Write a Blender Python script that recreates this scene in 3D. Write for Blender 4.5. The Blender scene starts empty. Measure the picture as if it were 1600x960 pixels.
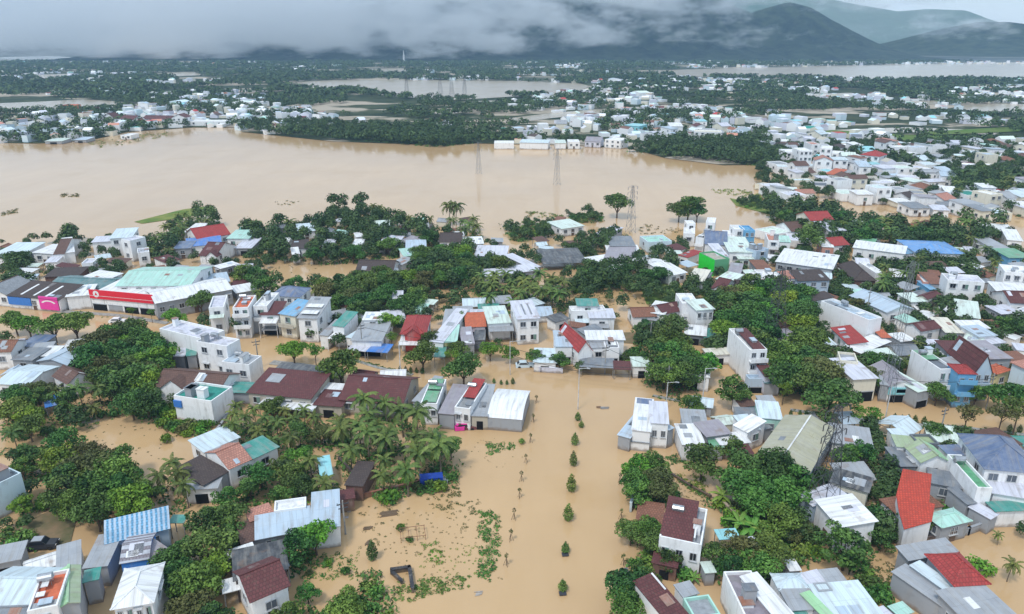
import bpy, math, random
import numpy as np
from mathutils import Vector, Matrix, noise as mnoise

R = math.radians
random.seed(11)
rng = np.random.default_rng(11)
scene = bpy.context.scene
COL = scene.collection

# ------------------------------------------------------------------ camera
F_PX, W_PX, H_PX, CAM_H, PITCH = 1142.0, 1600.0, 960.0, 70.0, R(20.28)
cam_d = bpy.data.cameras.new('drone_camera')
cam = bpy.data.objects.new('drone_camera', cam_d)
COL.objects.link(cam)
cam.location = (0, 0, CAM_H)
cam.rotation_euler = (R(90) - PITCH, 0, 0)
cam_d.sensor_width = 36
cam_d.lens = 36 * F_PX / W_PX
cam_d.clip_start = 1
cam_d.clip_end = 40000
scene.camera = cam

# ------------------------------------------------------------------ sky, sun, exposure
SUN_EL, SUN_AZ = R(58), R(215)
world = bpy.data.worlds.new('World')
scene.world = world
world.use_nodes = True
nt = world.node_tree
nt.nodes.clear()
o = nt.nodes.new('ShaderNodeOutputWorld')
b1 = nt.nodes.new('ShaderNodeBackground'); b1.inputs[1].default_value = 0.11
b2 = nt.nodes.new('ShaderNodeBackground')
b2.inputs[0].default_value = (0.63, 0.77, 0.92, 1); b2.inputs[1].default_value = 0.80
sky = nt.nodes.new('ShaderNodeTexSky')
sky.sky_type = 'NISHITA'; sky.sun_disc = False
sky.sun_elevation = SUN_EL; sky.sun_rotation = SUN_AZ
mx = nt.nodes.new('ShaderNodeMixShader')
tc = nt.nodes.new('ShaderNodeTexCoord')
mp = nt.nodes.new('ShaderNodeMapping'); mp.inputs['Scale'].default_value = (3, 3, 9)
nz = nt.nodes.new('ShaderNodeTexNoise'); nz.inputs['Scale'].default_value = 1.6; nz.inputs['Detail'].default_value = 7
mr = nt.nodes.new('ShaderNodeMapRange')
mr.inputs[1].default_value = 0.3; mr.inputs[2].default_value = 0.7
mr.inputs[3].default_value = 0.70; mr.inputs[4].default_value = 0.98
def L(a, b): return a.id_data.links.new(a, b)
L(tc.outputs['Generated'], mp.inputs[0]); L(mp.outputs[0], nz.inputs['Vector'])
L(nz.outputs[0], mr.inputs[0]); L(mr.outputs[0], mx.inputs[0])
L(sky.outputs[0], b1.inputs[0]); L(b1.outputs[0], mx.inputs[1]); L(b2.outputs[0], mx.inputs[2])
L(mx.outputs[0], o.inputs[0])
sun_d = bpy.data.lights.new('sun', 'SUN')
sun_d.energy = 1.5; sun_d.angle = R(10); sun_d.color = (1, 0.96, 0.9)
sun = bpy.data.objects.new('sun', sun_d); COL.objects.link(sun)
sun.rotation_euler = (R(90) - SUN_EL, 0, -SUN_AZ + math.pi)
scene.view_settings.view_transform = 'Standard'
scene.view_settings.look = 'None'
scene.view_settings.exposure = 0.60
scene.view_settings.gamma = 1
scene.view_settings.use_curve_mapping = False
cy = scene.cycles
cy.max_bounces = 10; cy.diffuse_bounces = 2; cy.glossy_bounces = 2
cy.transmission_bounces = 2; cy.transparent_max_bounces = 6; cy.volume_bounces = 8
cy.use_denoising = True
try: cy.denoiser = 'OPENIMAGEDENOISE'
except Exception: pass
cy.caustics_reflective = False; cy.caustics_refractive = False
cy.sample_clamp_indirect = 4

# ------------------------------------------------------------------ pixel -> place on the ground (or at a height)
_sp, _cp = math.sin(PITCH), math.cos(PITCH)
def ray(px, py):
    x = (px - W_PX / 2) / F_PX; y = (H_PX / 2 - py) / F_PX
    return Vector((x, _cp + y * _sp, -_sp + y * _cp))
def at(px, py, z=0.0):
    d = ray(px, py); t = (z - CAM_H) / d.z
    return Vector((d.x * t, d.y * t, z))
def project(p):
    x, y, z = p[0], p[1], p[2] - CAM_H
    dep = y * _cp - z * _sp; up = y * _sp + z * _cp
    return W_PX / 2 + F_PX * x / dep, H_PX / 2 - F_PX * up / dep
def at_dist(px, py, D):
    d = ray(px, py); return Vector((d.x / d.y * D, D, CAM_H + d.z / d.y * D))

def inside(x, y, poly):
    c = False; j = len(poly) - 1
    for i in range(len(poly)):
        xi, yi = poly[i][0], poly[i][1]; xj, yj = poly[j][0], poly[j][1]
        if (yi > y) != (yj > y) and x < (xj - xi) * (y - yi) / (yj - yi) + xi: c = not c
        j = i
    return c
def P2(s): return [tuple(float(a) for a in w.split(',')) for w in s.split()]

# ------------------------------------------------------------------ mesh helper and tagging
class MB:
    def __init__(s): s.v = []; s.f = []; s.m = []; s.uv = []
    def poly(s, pts, mi=0, uv=None):
        b = len(s.v); s.v += [tuple(p) for p in pts]
        s.f.append(tuple(range(b, b + len(pts)))); s.m.append(mi)
        s.uv.append(uv or [(p[0] + p[1], p[2]) for p in pts])
    def box(s, x0, y0, z0, x1, y1, z1, mi=0, skip=''):
        a = [(x0,y0,z0),(x1,y0,z0),(x1,y1,z0),(x0,y1,z0),(x0,y0,z1),(x1,y0,z1),(x1,y1,z1),(x0,y1,z1)]
        for k, q in (('b',(3,2,1,0)),('t',(4,5,6,7)),('f',(0,1,5,4)),('r',(1,2,6,5)),('k',(2,3,7,6)),('l',(3,0,4,7))):
            if k not in skip:
                s.poly([a[i] for i in q], mi, [(a[i][0], a[i][1]) for i in q] if k in 'bt' else None)
    def slab(s, pts, th, mi=0, uv=None, mside=None):
        n = len(pts); pts = [Vector(p) for p in pts]
        nrm = (pts[1] - pts[0]).cross(pts[2] - pts[0]).normalized()
        low = [p - nrm * th for p in pts]
        s.poly(pts, mi, uv); s.poly(low[::-1], mi if mside is None else mside)
        for i in range(n):
            j = (i + 1) % n
            s.poly([low[i], low[j], pts[j], pts[i]], mi if mside is None else mside)
    def bar(s, p, q, r, mi=0, r2=None, n=4):
        p, q = Vector(p), Vector(q); d = (q - p).normalized()
        a = d.orthogonal().normalized(); b = d.cross(a); r2 = r if r2 is None else r2
        A = [p + (a * math.cos(k * 2 * math.pi / n) + b * math.sin(k * 2 * math.pi / n)) * r for k in range(n)]
        B = [q + (a * math.cos(k * 2 * math.pi / n) + b * math.sin(k * 2 * math.pi / n)) * r2 for k in range(n)]
        for k in range(n):
            j = (k + 1) % n; s.poly([A[k], A[j], B[j], B[k]], mi)
        s.poly(B, mi); s.poly(A[::-1], mi)
    def mesh(s, name, mats):
        me = bpy.data.meshes.new(name); me.from_pydata(s.v, [], s.f)
        for m in (mats if isinstance(mats, (list, tuple)) else [mats]): me.materials.append(m)
        me.polygons.foreach_set('material_index', s.m)
        ul = me.uv_layers.new(name='UVMap')
        ul.data.foreach_set('uv', [c for f in s.uv for p in f for c in p])
        me.update(); return me
    def build(s, name, mats, parent=None): return add(name, s.mesh(name, mats), parent)

def add(name, data, parent=None, loc=None, rz=None, scale=None):
    o = bpy.data.objects.new(name, data); COL.objects.link(o)
    if parent: o.parent = parent
    if loc is not None: o.location = loc
    if rz is not None: o.rotation_euler = (0, 0, rz)
    if scale is not None: o.scale = scale
    return o
def empty(name, loc, rz=0.0):
    o = add(name, None, None, loc, rz); o.empty_display_size = 0.5; return o
def tag(o, label=None, cat=None, group=None, kind=None):
    if label: o['label'] = label
    if cat: o['category'] = cat
    if group: o['group'] = group
    if kind: o['kind'] = kind
    return o

# ------------------------------------------------------------------ materials
def s2l(h):
    h = h.lstrip('#'); r = []
    for i in (0, 2, 4):
        c = int(h[i:i+2], 16) / 255; r.append(c / 12.92 if c <= .04045 else ((c + .055) / 1.055) ** 2.4)
    return (*r, 1)
_mats = {}
def new_mat(name):
    m = bpy.data.materials.new(name); m.use_nodes = True
    return m, m.node_tree, m.node_tree.nodes['Principled BSDF']
def node(nt, t, **kw):
    n = nt.nodes.new(t)
    for k, v in kw.items(): setattr(n, k, v)
    return n
def mixc(nt, fac, a, b, mode='MIX'):
    n = nt.nodes.new('ShaderNodeMix'); n.data_type = 'RGBA'; n.blend_type = mode
    for s, v in ((0, fac), (6, a), (7, b)):
        if hasattr(v, 'is_linked') or isinstance(v, bpy.types.NodeSocket): nt.links.new(v, n.inputs[s])
        else: n.inputs[s].default_value = v
    return n.outputs[2]
def maprange(nt, x, a, b, c, d):
    n = nt.nodes.new('ShaderNodeMapRange'); nt.links.new(x, n.inputs[0])
    for i, v in enumerate((a, b, c, d)): n.inputs[i + 1].default_value = v
    return n.outputs[0]
def noise(nt, vec, scale, detail=4, rough=.55, lac=None):
    n = nt.nodes.new('ShaderNodeTexNoise'); n.inputs['Scale'].default_value = scale
    n.inputs['Detail'].default_value = detail; n.inputs['Roughness'].default_value = rough
    if vec is not None: nt.links.new(vec, n.inputs['Vector'])
    return n.outputs[0]
def scaled(nt, vec, sx, sy, sz):
    n = nt.nodes.new('ShaderNodeMapping'); nt.links.new(vec, n.inputs[0]); n.inputs['Scale'].default_value = (sx, sy, sz)
    return n.outputs[0]
def dark(c, k): return (c[0] * k, c[1] * k, c[2] * k, 1)

def roof_mat(col, kind):
    """kind: m = corrugated metal sheets, t = tiles, d = concrete deck, p = patterned stripes"""
    key = ('roof', col, kind)
    if key in _mats: return _mats[key]
    m, nt, bs = new_mat(f'roof {col} {kind}'); base = PAL[col]
    uv = node(nt, 'ShaderNodeUVMap').outputs[0]
    geo = node(nt, 'ShaderNodeNewGeometry').outputs['Position']
    oi = node(nt, 'ShaderNodeObjectInfo').outputs['Random']
    c = mixc(nt, maprange(nt, oi, 0, 1, 0, .3), base, dark(base, .72))
    big = noise(nt, geo, .35, 5)
    if kind == 'm':
        br = node(nt, 'ShaderNodeTexBrick'); L(uv, br.inputs['Vector'])
        br.inputs['Scale'].default_value = 1; br.inputs['Brick Width'].default_value = .95; br.inputs['Row Height'].default_value = 5.2
        br.inputs['Mortar Size'].default_value = .035; br.offset = .0
        br.inputs['Color1'].default_value = (1, 1, 1, 1); br.inputs['Color2'].default_value = (.78, .78, .79, 1); br.inputs['Mortar'].default_value = (.5, .5, .5, 1)
        c = mixc(nt, .5, c, br.outputs['Color'], 'MULTIPLY')
        streak = noise(nt, scaled(nt, uv, 1.3, .16, 1), 1.0, 5)
        c = mixc(nt, maprange(nt, streak, .48, .72, 0, .6), c, (.27, .25, .22, 1))
        fade = noise(nt, scaled(nt, geo, .5, .5, .5), 1, 6, .7)
        c = mixc(nt, maprange(nt, fade, .4, .7, 0, .4), c, mixc(nt, .5, dark(base, 1), (.6, .62, .63, 1)))
        c = mixc(nt, maprange(nt, big, .60, .75, 0, .6), c, (.22, .13, .08, 1))
        wv = node(nt, 'ShaderNodeTexWave'); wv.inputs['Scale'].default_value = 1.1; L(uv, wv.inputs['Vector'])
        bp = node(nt, 'ShaderNodeBump'); bp.inputs['Strength'].default_value = .25; bp.inputs['Distance'].default_value = .05
        L(wv.outputs[1], bp.inputs['Height']); L(bp.outputs[0], bs.inputs['Normal'])
        bs.inputs['Roughness'].default_value = .42
    elif kind in 'tpP':
        br = node(nt, 'ShaderNodeTexBrick'); L(uv, br.inputs['Vector'])
        br.inputs['Scale'].default_value = 1; br.inputs['Brick Width'].default_value = .42; br.inputs['Row Height'].default_value = .46
        br.inputs['Mortar Size'].default_value = .05
        br.inputs['Color1'].default_value = (1, 1, 1, 1); br.inputs['Color2'].default_value = (.6, .6, .6, 1); br.inputs['Mortar'].default_value = (.3, .3, .3, 1)
        c = mixc(nt, .7, c, br.outputs['Color'], 'MULTIPLY')
        if kind in 'pP':
            wv = node(nt, 'ShaderNodeTexWave'); wv.bands_direction = 'Y' if kind == 'p' else 'X'; wv.inputs['Scale'].default_value = .27 if kind == 'p' else .5
            wv.inputs['Distortion'].default_value = 1.2; wv.inputs['Detail Scale'].default_value = .6; L(uv, wv.inputs['Vector'])
            c = mixc(nt, maprange(nt, wv.outputs[1], .4, .6, 0, .6), c, (.60, .65, .72, 1))
        c = mixc(nt, maprange(nt, big, .5, .75, 0, .6), c, dark(base, .45))
        fine = noise(nt, geo, 2.2, 4)
        c = mixc(nt, maprange(nt, fine, .55, .8, 0, .4), c, (.16, .14, .1, 1))
        bs.inputs['Roughness'].default_value = .75
    else:
        fine = noise(nt, geo, 1.1, 6)
        c = mixc(nt, maprange(nt, fine, .4, .75, 0, .7), c, dark(base, .42))
        c = mixc(nt, maprange(nt, big, .56, .7, 0, .5), c, (.2, .2, .18, 1))
        bs.inputs['Roughness'].default_value = .85
    L(c, bs.inputs['Base Color']); _mats[key] = m; return m

def wall_mat(col):
    key = ('wall', col)
    if key in _mats: return _mats[key]
    m, nt, bs = new_mat('plaster ' + col); base = PAL[col]
    geo = node(nt, 'ShaderNodeNewGeometry').outputs['Position']
    oi = node(nt, 'ShaderNodeObjectInfo').outputs['Random']
    c = mixc(nt, maprange(nt, oi, 0, 1, 0, .2), base, dark(base, .82))
    st = noise(nt, scaled(nt, geo, 1.1, 1.1, .16), 1.0, 5, .6)
    c = mixc(nt, maprange(nt, st, .54, .76, 0, .5), c, (.36, .34, .31, 1))
    bl = noise(nt, geo, .7, 4)
    c = mixc(nt, maprange(nt, bl, .55, .75, 0, .35), c, dark(base, .55))
    damp = noise(nt, scaled(nt, geo, .9, .9, .25), 1, 5, .65)
    c = mixc(nt, maprange(nt, damp, .60, .72, 0, .42), c, (.16, .17, .15, 1))
    sz = node(nt, 'ShaderNodeSeparateXYZ'); L(geo, sz.inputs[0])
    wl = node(nt, 'ShaderNodeMath'); wl.operation = 'ADD'; L(sz.outputs[2], wl.inputs[0]); L(maprange(nt, bl, .3, .7, -.35, .35), wl.inputs[1])
    c = mixc(nt, maprange(nt, wl.outputs[0], .15, .75, .75, 0), c, (.20, .135, .075, 1))
    L(c, bs.inputs['Base Color']); bs.inputs['Roughness'].default_value = .8
    _mats[key] = m; return m

def plain(name, col, rough=.6, metal=0.0, var=.25, scale=1.5, spec=.5):
    key = ('plain', name)
    if key in _mats: return _mats[key]
    m, nt, bs = new_mat(name); base = s2l(col) if isinstance(col, str) else (*col, 1)
    geo = node(nt, 'ShaderNodeNewGeometry').outputs['Position']
    c = mixc(nt, maprange(nt, noise(nt, geo, scale, 4), .3, .75, 0, 1), base, dark(base, 1 - var * 2))
    L(c, bs.inputs['Base Color']); bs.inputs['Roughness'].default_value = rough
    bs.inputs['Metallic'].default_value = metal; bs.inputs['Specular IOR Level'].default_value = spec
    _mats[key] = m; return m

PAL = {k: ((*v, 1) if isinstance(v, tuple) else s2l(v)) for k, v in dict(
    W=(.84, .85, .86), C=(.74, .70, .58), G=(.34, .36, .39), LB=(.46, .57, .68), PB=(.62, .74, .80), B=(.04, .20, .60), SB=(.15, .40, .64),
    N=(.10, .15, .27), T=(.03, .27, .22), MT=(.42, .70, .60), PM=(.66, .78, .70), GR=(.12, .36, .19), OG=(.33, .42, .24), LG=(.015, .66, .04), BG=(.36, .66, .35),
    M=(.15, .045, .045), BR=(.17, .09, .07), DB=(.085, .06, .055), K=(.035, .036, .042), R=(.46, .06, .055), OR=(.68, .17, .08), SA=(.58, .27, .2),
    LV=(.64, .65, .74), PG=(.30, .27, .31), BE=(.46, .43, .36), OL=(.42, .40, .27), Y=(.66, .58, .30), DT=(.07, .19, .20), DG=(.16, .18, .21),
    BK=(.30, .13, .08), PK=(.80, .05, .38), CR=(.78, .02, .05), TN=(.45, .36, .27), AQ=(.28, .66, .72), BB=(.10, .30, .64)).items()}
CNAME = dict(W='white', C='cream', G='grey', LB='light blue', PB='pale blue', B='blue', SB='sky blue', N='slate blue', T='teal', MT='mint green', PM='pale mint',
    GR='green', OG='olive green', LG='lime green', BG='bright green', M='maroon', BR='brown', DB='dark brown', K='black', R='red', OR='orange', SA='salmon',
    LV='lavender white', PG='purple grey', BE='beige', OL='khaki', Y='yellow', DT='dark teal', DG='dark grey', BK='rusty brown', PK='pink', CR='crimson', TN='tan', AQ='aqua', BB='bright blue')
TILE = set('M BR DB R OR SA BK'.split())

MAT_GLASS = plain('window glass', (.03, .04, .055), .12, 0, .2)
_t = MAT_GLASS.node_tree
L(mixc(_t, maprange(_t, node(_t, 'ShaderNodeObjectInfo').outputs['Random'], .3, 1, 0, 1), (.016, .02, .028, 1), (.17, .2, .24, 1)), _t.nodes['Principled BSDF'].inputs['Base Color'])
MAT_FRAME = plain('window frame', (.62, .64, .66), .5)
MAT_DARK = plain('dark opening', (.018, .018, .02), .9, spec=.1)
MAT_STEEL = plain('stainless steel', (.55, .57, .6), .3, .7)
MAT_CONC = plain('concrete', (.38, .37, .35), .85)
# ------------------------------------------------------------------ the flood water, far land, hills, cloud, haze
BOX_END = 2240.0
def sheet(name, polys, z, mat, kind='structure'):
    b = MB()
    for p in polys: b.poly([(q[0], q[1], z) for q in p])
    return tag(b.build(name, mat), kind=kind)
def water_mat(name, c1, c2, rough):
    m, nt, bs = new_mat(name)
    geo = node(nt, 'ShaderNodeNewGeometry').outputs['Position']
    wp = noise(nt, geo, .011, 6, .6)
    st = noise(nt, scaled(nt, geo, .05, .012, 1), 1, 6, .65)
    c = mixc(nt, maprange(nt, wp, .35, .68, 0, 1), (*c1, 1), (*c2, 1))
    c = mixc(nt, maprange(nt, st, .42, .75, 0, .5), c, (c1[0] * .78, c1[1] * .74, c1[2] * .66, 1))
    oc = noise(nt, geo, .028, 5, .6)
    c = mixc(nt, maprange(nt, oc, .54, .74, 0, .6), c, (c1[0] * .80, c1[1] * .74, c1[2] * .56, 1))
    L(c, bs.inputs['Base Color']); bs.inputs['Roughness'].default_value = rough; bs.inputs['IOR'].default_value = 1.33
    rip = noise(nt, scaled(nt, geo, .5, .9, 1), 1, 3)
    bp = node(nt, 'ShaderNodeBump'); bp.inputs['Strength'].default_value = .22; bp.inputs['Distance'].default_value = .10
    L(rip, bp.inputs['Height']); L(bp.outputs[0], bs.inputs['Normal']); return m
WATER = water_mat('muddy flood water', (.57, .38, .20), (.485, .33, .185), .10)
sheet('flood_water', [[(-1700, 20), (1700, 20), (1700, BOX_END - 5), (-1700, BOX_END - 5)]], 0, WATER)

def land_mat(name, a, b, sc):
    m, nt, bs = new_mat(name); geo = node(nt, 'ShaderNodeNewGeometry').outputs['Position']
    c = mixc(nt, maprange(nt, noise(nt, geo, sc, 8, .65), .38, .62, 0, 1), (*a, 1), (*b, 1)); L(c, bs.inputs['Base Color'])
    bs.inputs['Roughness'].default_value = .95; bs.inputs['Specular IOR Level'].default_value = .1; return m
LAND = land_mat('far wooded land', (.016, .032, .014), (.06, .075, .035), .03)
_t = LAND.node_tree; _b = _t.nodes['Principled BSDF']; _g = node(_t, 'ShaderNodeNewGeometry').outputs['Position']
_c = _b.inputs['Base Color'].links[0].from_socket
L(mixc(_t, maprange(_t, noise(_t, scaled(_t, _g, .008, .016, 1), 1, 5, .6), .53, .57, 0, 1), _c, (.38, .33, .26, 1)), _b.inputs['Base Color'])
LAKE_N = P2('-60,222 60,224 140,219 200,206 300,199 372,199 378,206 520,221 690,227 745,224 900,227 985,232 1040,247 1130,258 1190,257 1215,262 1300,246 1420,262 1520,290 1700,300')
def edge_world(s, z=0): return [at(*q, z) for q in s]
shore = edge_world(LAKE_N, .3)
sheet('far_land', [[(p.x, p.y) for p in shore] + [(1700, shore[-1].y), (1700, BOX_END - 10), (-1700, BOX_END - 10), (-1700, shore[0].y)]], .3, LAND)
FARWATER = [P2(s) for s in (
    '425,131 520,126 640,126 780,127 905,131 935,139 900,146 800,152 700,158 600,150 560,142 470,138',
    '955,117 1010,111 1150,107 1300,104 1420,101 1620,97 1620,128 1500,124 1385,129 1290,124 1100,121 1040,118',
    '-20,163 60,160 130,156 190,160 205,166 150,174 40,174 -20,176',
    '795,186 860,178 930,172 1015,167 1016,172 930,179 860,186 800,194',
    '1495,166 1560,163 1620,165 1620,180 1560,177 1510,173',
    '1390,160 1460,158 1500,161 1430,166', '1530,187 1620,184 1620,193 1550,196', '1030,196 1120,198 1200,206 1130,206 1040,203',
    '1290,205 1420,200 1560,206 1560,212 1420,208 1300,212', '640,172 700,170 740,176 690,180',
    '230,115 300,113 320,118 250,121', '40,118 110,116 130,121 60,124', '480,110 620,107 700,109 600,113 500,114', '760,108 860,106 900,110 800,113', '150,96 300,94 330,98 180,100', '-20,90 90,88 130,92 0,96', '1250,148 1330,146 1350,151 1270,153', '330,140 420,138 430,143 350,146', '720,160 800,157 830,162 740,166')]
FW = water_mat('far flood water', (.47, .40, .31), (.43, .37, .29), .2)
sheet('far_flood_water', [[(at(*q).x, at(*q).y) for q in p] for p in FARWATER], .6, FW)
GRASSM = land_mat('wet meadow', (.08, .16, .03), (.13, .17, .05), .05)
sheet('meadow', [[(at(*q).x, at(*q).y) for q in P2(s)] for s in (
    '1180,222 1300,205 1420,213 1600,216 1620,226 1420,222 1300,218', '1440,208 1620,198 1620,206 1460,213')], .9, GRASSM)
FIELDM = land_mat('flooded weedy field', (.22, .24, .07), (.10, .17, .04), .12)
BANK = land_mat('trodden earth', (.24, .17, .10), (.12, .12, .06), .25)
sheet('weedy_field', [[(at(*q).x, at(*q).y) for q in P2(s)] for s in (
    '880,440 940,428 960,446 905,458', '1000,446 1060,440 1075,468 1010,476', '210,347 285,328 330,322 340,332 270,343 222,350',
    '1140,310 1180,318 1215,330 1240,350 1200,335 1150,322')], .12, FIELDM)
sheet('earth_bank', [[(at(*q).x, at(*q).y) for q in P2(s)] for s in (
    '25,825 85,795 120,810 110,850 60,860 20,850', '690,500 700,486 720,484 716,500', '930,520 1010,520 1060,528 1050,540 960,536')], .1, BANK)
PAVE = plain('wet pavement', (.40, .38, .35), .7)
def strip(a, b, wd, z):
    a, b = at(*a, z), at(*b, z); n = Vector((-(b - a).y, (b - a).x, 0)).normalized() * wd / 2
    return [a - n, b - n, b + n, a + n]
def kerb(name, pts, wd, h, mat):
    b = MB()
    for p, q in zip(pts, pts[1:]):
        s = strip(p, q, wd, h); b.slab(s if (s[1] - s[0]).cross(s[2] - s[0]).z > 0 else s[::-1], h + .4)
    return tag(b.build(name, mat), kind='structure')
kerb('pavement', P2('424,566 470,571 512,577'), 2.2, .12, PAVE)
kerb('median_kerb', P2('1235,640 1300,649 1394,661 1487,666 1620,681'), 1.0, .14, MAT_CONC)
kerb('kerb', P2('1020,618 1062,626'), .9, .14, MAT_CONC)
kerb('kerb', P2('556,563 590,574 645,585'), .9, .14, MAT_CONC)
kerb('pavement', P2('92,486 190,493 262,505'), 1.6, .14, PAVE)

# far ground and hills, beyond the haze
def vnoise(x, y, s, oct=5): return mnoise.fractal(Vector((x / s, y / s, 3.3)), 1.0, 2.0, oct)
def ridge(name, D, prof, sig, mat, x0, x1, nx=170, ny=44, amp=.16, yback=2.4):
    pr = [at_dist(px, py, D) for px, py in prof]; X = [p.x for p in pr]; Z = [p.z for p in pr]
    vs = []; fs = []
    for i in range(nx):
        x = x0 + (x1 - x0) * i / (nx - 1)
        zt = float(np.interp(x, X, Z))
        for j in range(ny):
            y = D - sig * 2.2 + sig * (2.2 + yback) * j / (ny - 1)
            g = math.exp(-((y - D) / sig) ** 2 * 1.1)
            n = vnoise(x, y, sig * .55)
            sp = abs(vnoise(x + 900, y * .55, sig * .35, 4))
            h = zt * (g * (1 + amp * n * (1 - g)) - .42 * sp * g * (1 - g) * 2) - 1.5
            vs.append((x, y, max(h, -2)))
    for i in range(nx - 1):
        for j in range(ny - 1):
            a = i * ny + j; fs.append((a, a + ny, a + ny + 1, a + 1))
    me = bpy.data.meshes.new(name); me.from_pydata(vs, [], fs); me.materials.append(mat)
    me.polygons.foreach_set('use_smooth', [True] * len(fs)); me.update()
    return tag(add(name, me), kind='structure')
FORESTM = land_mat('forested slope', (.006, .016, .010), (.045, .065, .034), .02)
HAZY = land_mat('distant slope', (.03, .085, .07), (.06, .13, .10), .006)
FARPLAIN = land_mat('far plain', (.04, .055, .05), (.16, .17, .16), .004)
sheet('far_plain', [[(-9000, BOX_END + 6), (9000, BOX_END + 6), (9000, 15000), (-9000, 15000)]], -.5, FARPLAIN)
ridge('hill', 2950, P2('250,75 420,35 560,10 700,-10 850,-25 940,-38 1000,-42 1060,-28 1120,-2 1172,20 1205,10 1232,3 1262,10 1300,34 1335,54 1370,74 1400,84 1440,92 1500,104'), 300, FORESTM, -1500, 1700, 260, 56)
ridge('hill', 3700, P2('1250,90 1330,80 1380,72 1430,58 1480,44 1530,34 1570,34 1620,40 1750,30'), 420, FORESTM, 1300, 3300, 120, 40)
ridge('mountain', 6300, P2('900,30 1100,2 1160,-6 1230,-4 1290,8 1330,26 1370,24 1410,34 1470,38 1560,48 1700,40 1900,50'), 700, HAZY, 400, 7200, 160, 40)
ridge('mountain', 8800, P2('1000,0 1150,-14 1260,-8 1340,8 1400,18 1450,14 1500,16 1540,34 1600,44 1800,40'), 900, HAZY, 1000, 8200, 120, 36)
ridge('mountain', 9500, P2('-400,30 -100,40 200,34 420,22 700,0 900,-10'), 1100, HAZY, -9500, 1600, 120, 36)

def cloud_box(name, x0, x1, y0, y1, z0, z1, build):
    b = MB(); b.box(x0, y0, z0, x1, y1, z1)
    m = bpy.data.materials.new(name); m.use_nodes = True; nt = m.node_tree; nt.nodes.clear()
    out = node(nt, 'ShaderNodeOutputMaterial'); pv = node(nt, 'ShaderNodeVolumePrincipled')
    pv.inputs['Color'].default_value = (.97, .985, 1, 1); pv.inputs['Anisotropy'].default_value = 0
    geo = node(nt, 'ShaderNodeNewGeometry').outputs['Position']
    L(build(nt, geo), pv.inputs['Density']); L(pv.outputs[0], out.inputs['Volume'])
    return tag(b.build(name, m), kind='stuff')
def mth(nt, op, a, b=None):
    n = node(nt, 'ShaderNodeMath'); n.operation = op; n.use_clamp = False
    for i, v in enumerate((a, b)):
        if v is None: continue
        if isinstance(v, (int, float)): n.inputs[i].default_value = v
        else: L(v, n.inputs[i])
    return n.outputs[0]
def low_cloud(nt, geo):
    sx = node(nt, 'ShaderNodeSeparateXYZ'); L(geo, sx.inputs[0]); X, Y, Z = sx.outputs
    n = noise(nt, scaled(nt, geo, 1 / 170, 1 / 240, 1 / 70), 1, 9, .68)
    # the bank thins towards the east and towards the ground
    n = mth(nt, 'ADD', n, maprange(nt, X, -700, 900, .19, -.06))
    n = mth(nt, 'ADD', n, maprange(nt, Z, 5, 60, -.15, .04))
    n = mth(nt, 'ADD', n, maprange(nt, Z, 140, 360, 0, .16))
    return maprange(nt, n, .56, .66, .00000, .0078)
cloud_box('cloud', -2600, 1500, 2290, 2760, 8, 420, low_cloud)
def mist(nt, geo):
    n = noise(nt, scaled(nt, geo, 1 / 900, 1 / 900, 1 / 200), 1, 3, .5)
    return maprange(nt, n, .35, .75, .00010, .00045)
cloud_box('mist', -9000, 9000, 4350, 5600, 2, 700, mist)

# the wet air between the camera and the hills
hb = MB(); hb.box(-1900, -60, -2, 1900, BOX_END, 190)
hm = bpy.data.materials.new('wet air'); hm.use_nodes = True; nt = hm.node_tree; nt.nodes.clear()
out = node(nt, 'ShaderNodeOutputMaterial'); pv = node(nt, 'ShaderNodeVolumePrincipled')
pv.inputs['Color'].default_value = (.44, .70, 1, 1); pv.inputs['Density'].default_value = .00013; pv.inputs['Anisotropy'].default_value = 0
L(pv.outputs[0], out.inputs['Volume'])
tag(hb.build('haze', hm), kind='stuff')
# ------------------------------------------------------------------ houses
LANDMARKS = []        # (short phrase, px, py)
UNLABELLED = []       # (object, description, noun plural, px, py)
FOOT = []             # footprints, for keeping trees off the roofs
_win = {}
def window_mesh(w, h):
    sty = random.choice('pppsbh')
    k = (round(w, 1), round(h, 1), sty)
    if k in _win: return _win[k]
    b = MB(); w2, h2, t, d = w / 2, h / 2, .09, .10
    b.box(-w2, -d, -h2, w2, 0, -h2 + t, 0); b.box(-w2, -d, h2 - t, w2, 0, h2, 0)
    b.box(-w2, -d, -h2 + t, -w2 + t, 0, h2 - t, 0); b.box(w2 - t, -d, -h2 + t, w2, 0, h2 - t, 0)
    b.box(-.035, -d * .8, -h2 + t, .035, 0, h2 - t, 0)
    b.poly([(-w2 + t, -.03, -h2 + t), (w2 - t, -.03, -h2 + t), (w2 - t, -.03, h2 - t), (-w2 + t, -.03, h2 - t)], 1)
    b.box(-w2 - .1, -.22, -h2 - .08, w2 + .1, 0, -h2 - .003, 0)
    if sty == 's':      # one louvred shutter closed
        b.box(0, -.13, -h2 + .03, w2 - .03, -.09, h2 - .03, 2)
    elif sty == 'b':    # burglar bars
        for q in range(4): b.box(-w2 + w * (q + .6) / 4.2, -.16, -h2 + .02, -w2 + w * (q + .6) / 4.2 + .03, -.13, h2 - .02, 0)
        b.box(-w2, -.17, -.02, w2, -.14, .02, 0)
    elif sty == 'h':    # concrete hood
        b.box(-w2 - .25, -.6, h2 + .1, w2 + .25, 0, h2 + .18, 0)
    _win[k] = b.mesh('window', [MAT_FRAME, MAT_GLASS, plain('shutter', random.choice([(.2, .26, .3), (.3, .22, .14), (.18, .3, .26)]), .6)]); return _win[k]

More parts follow.
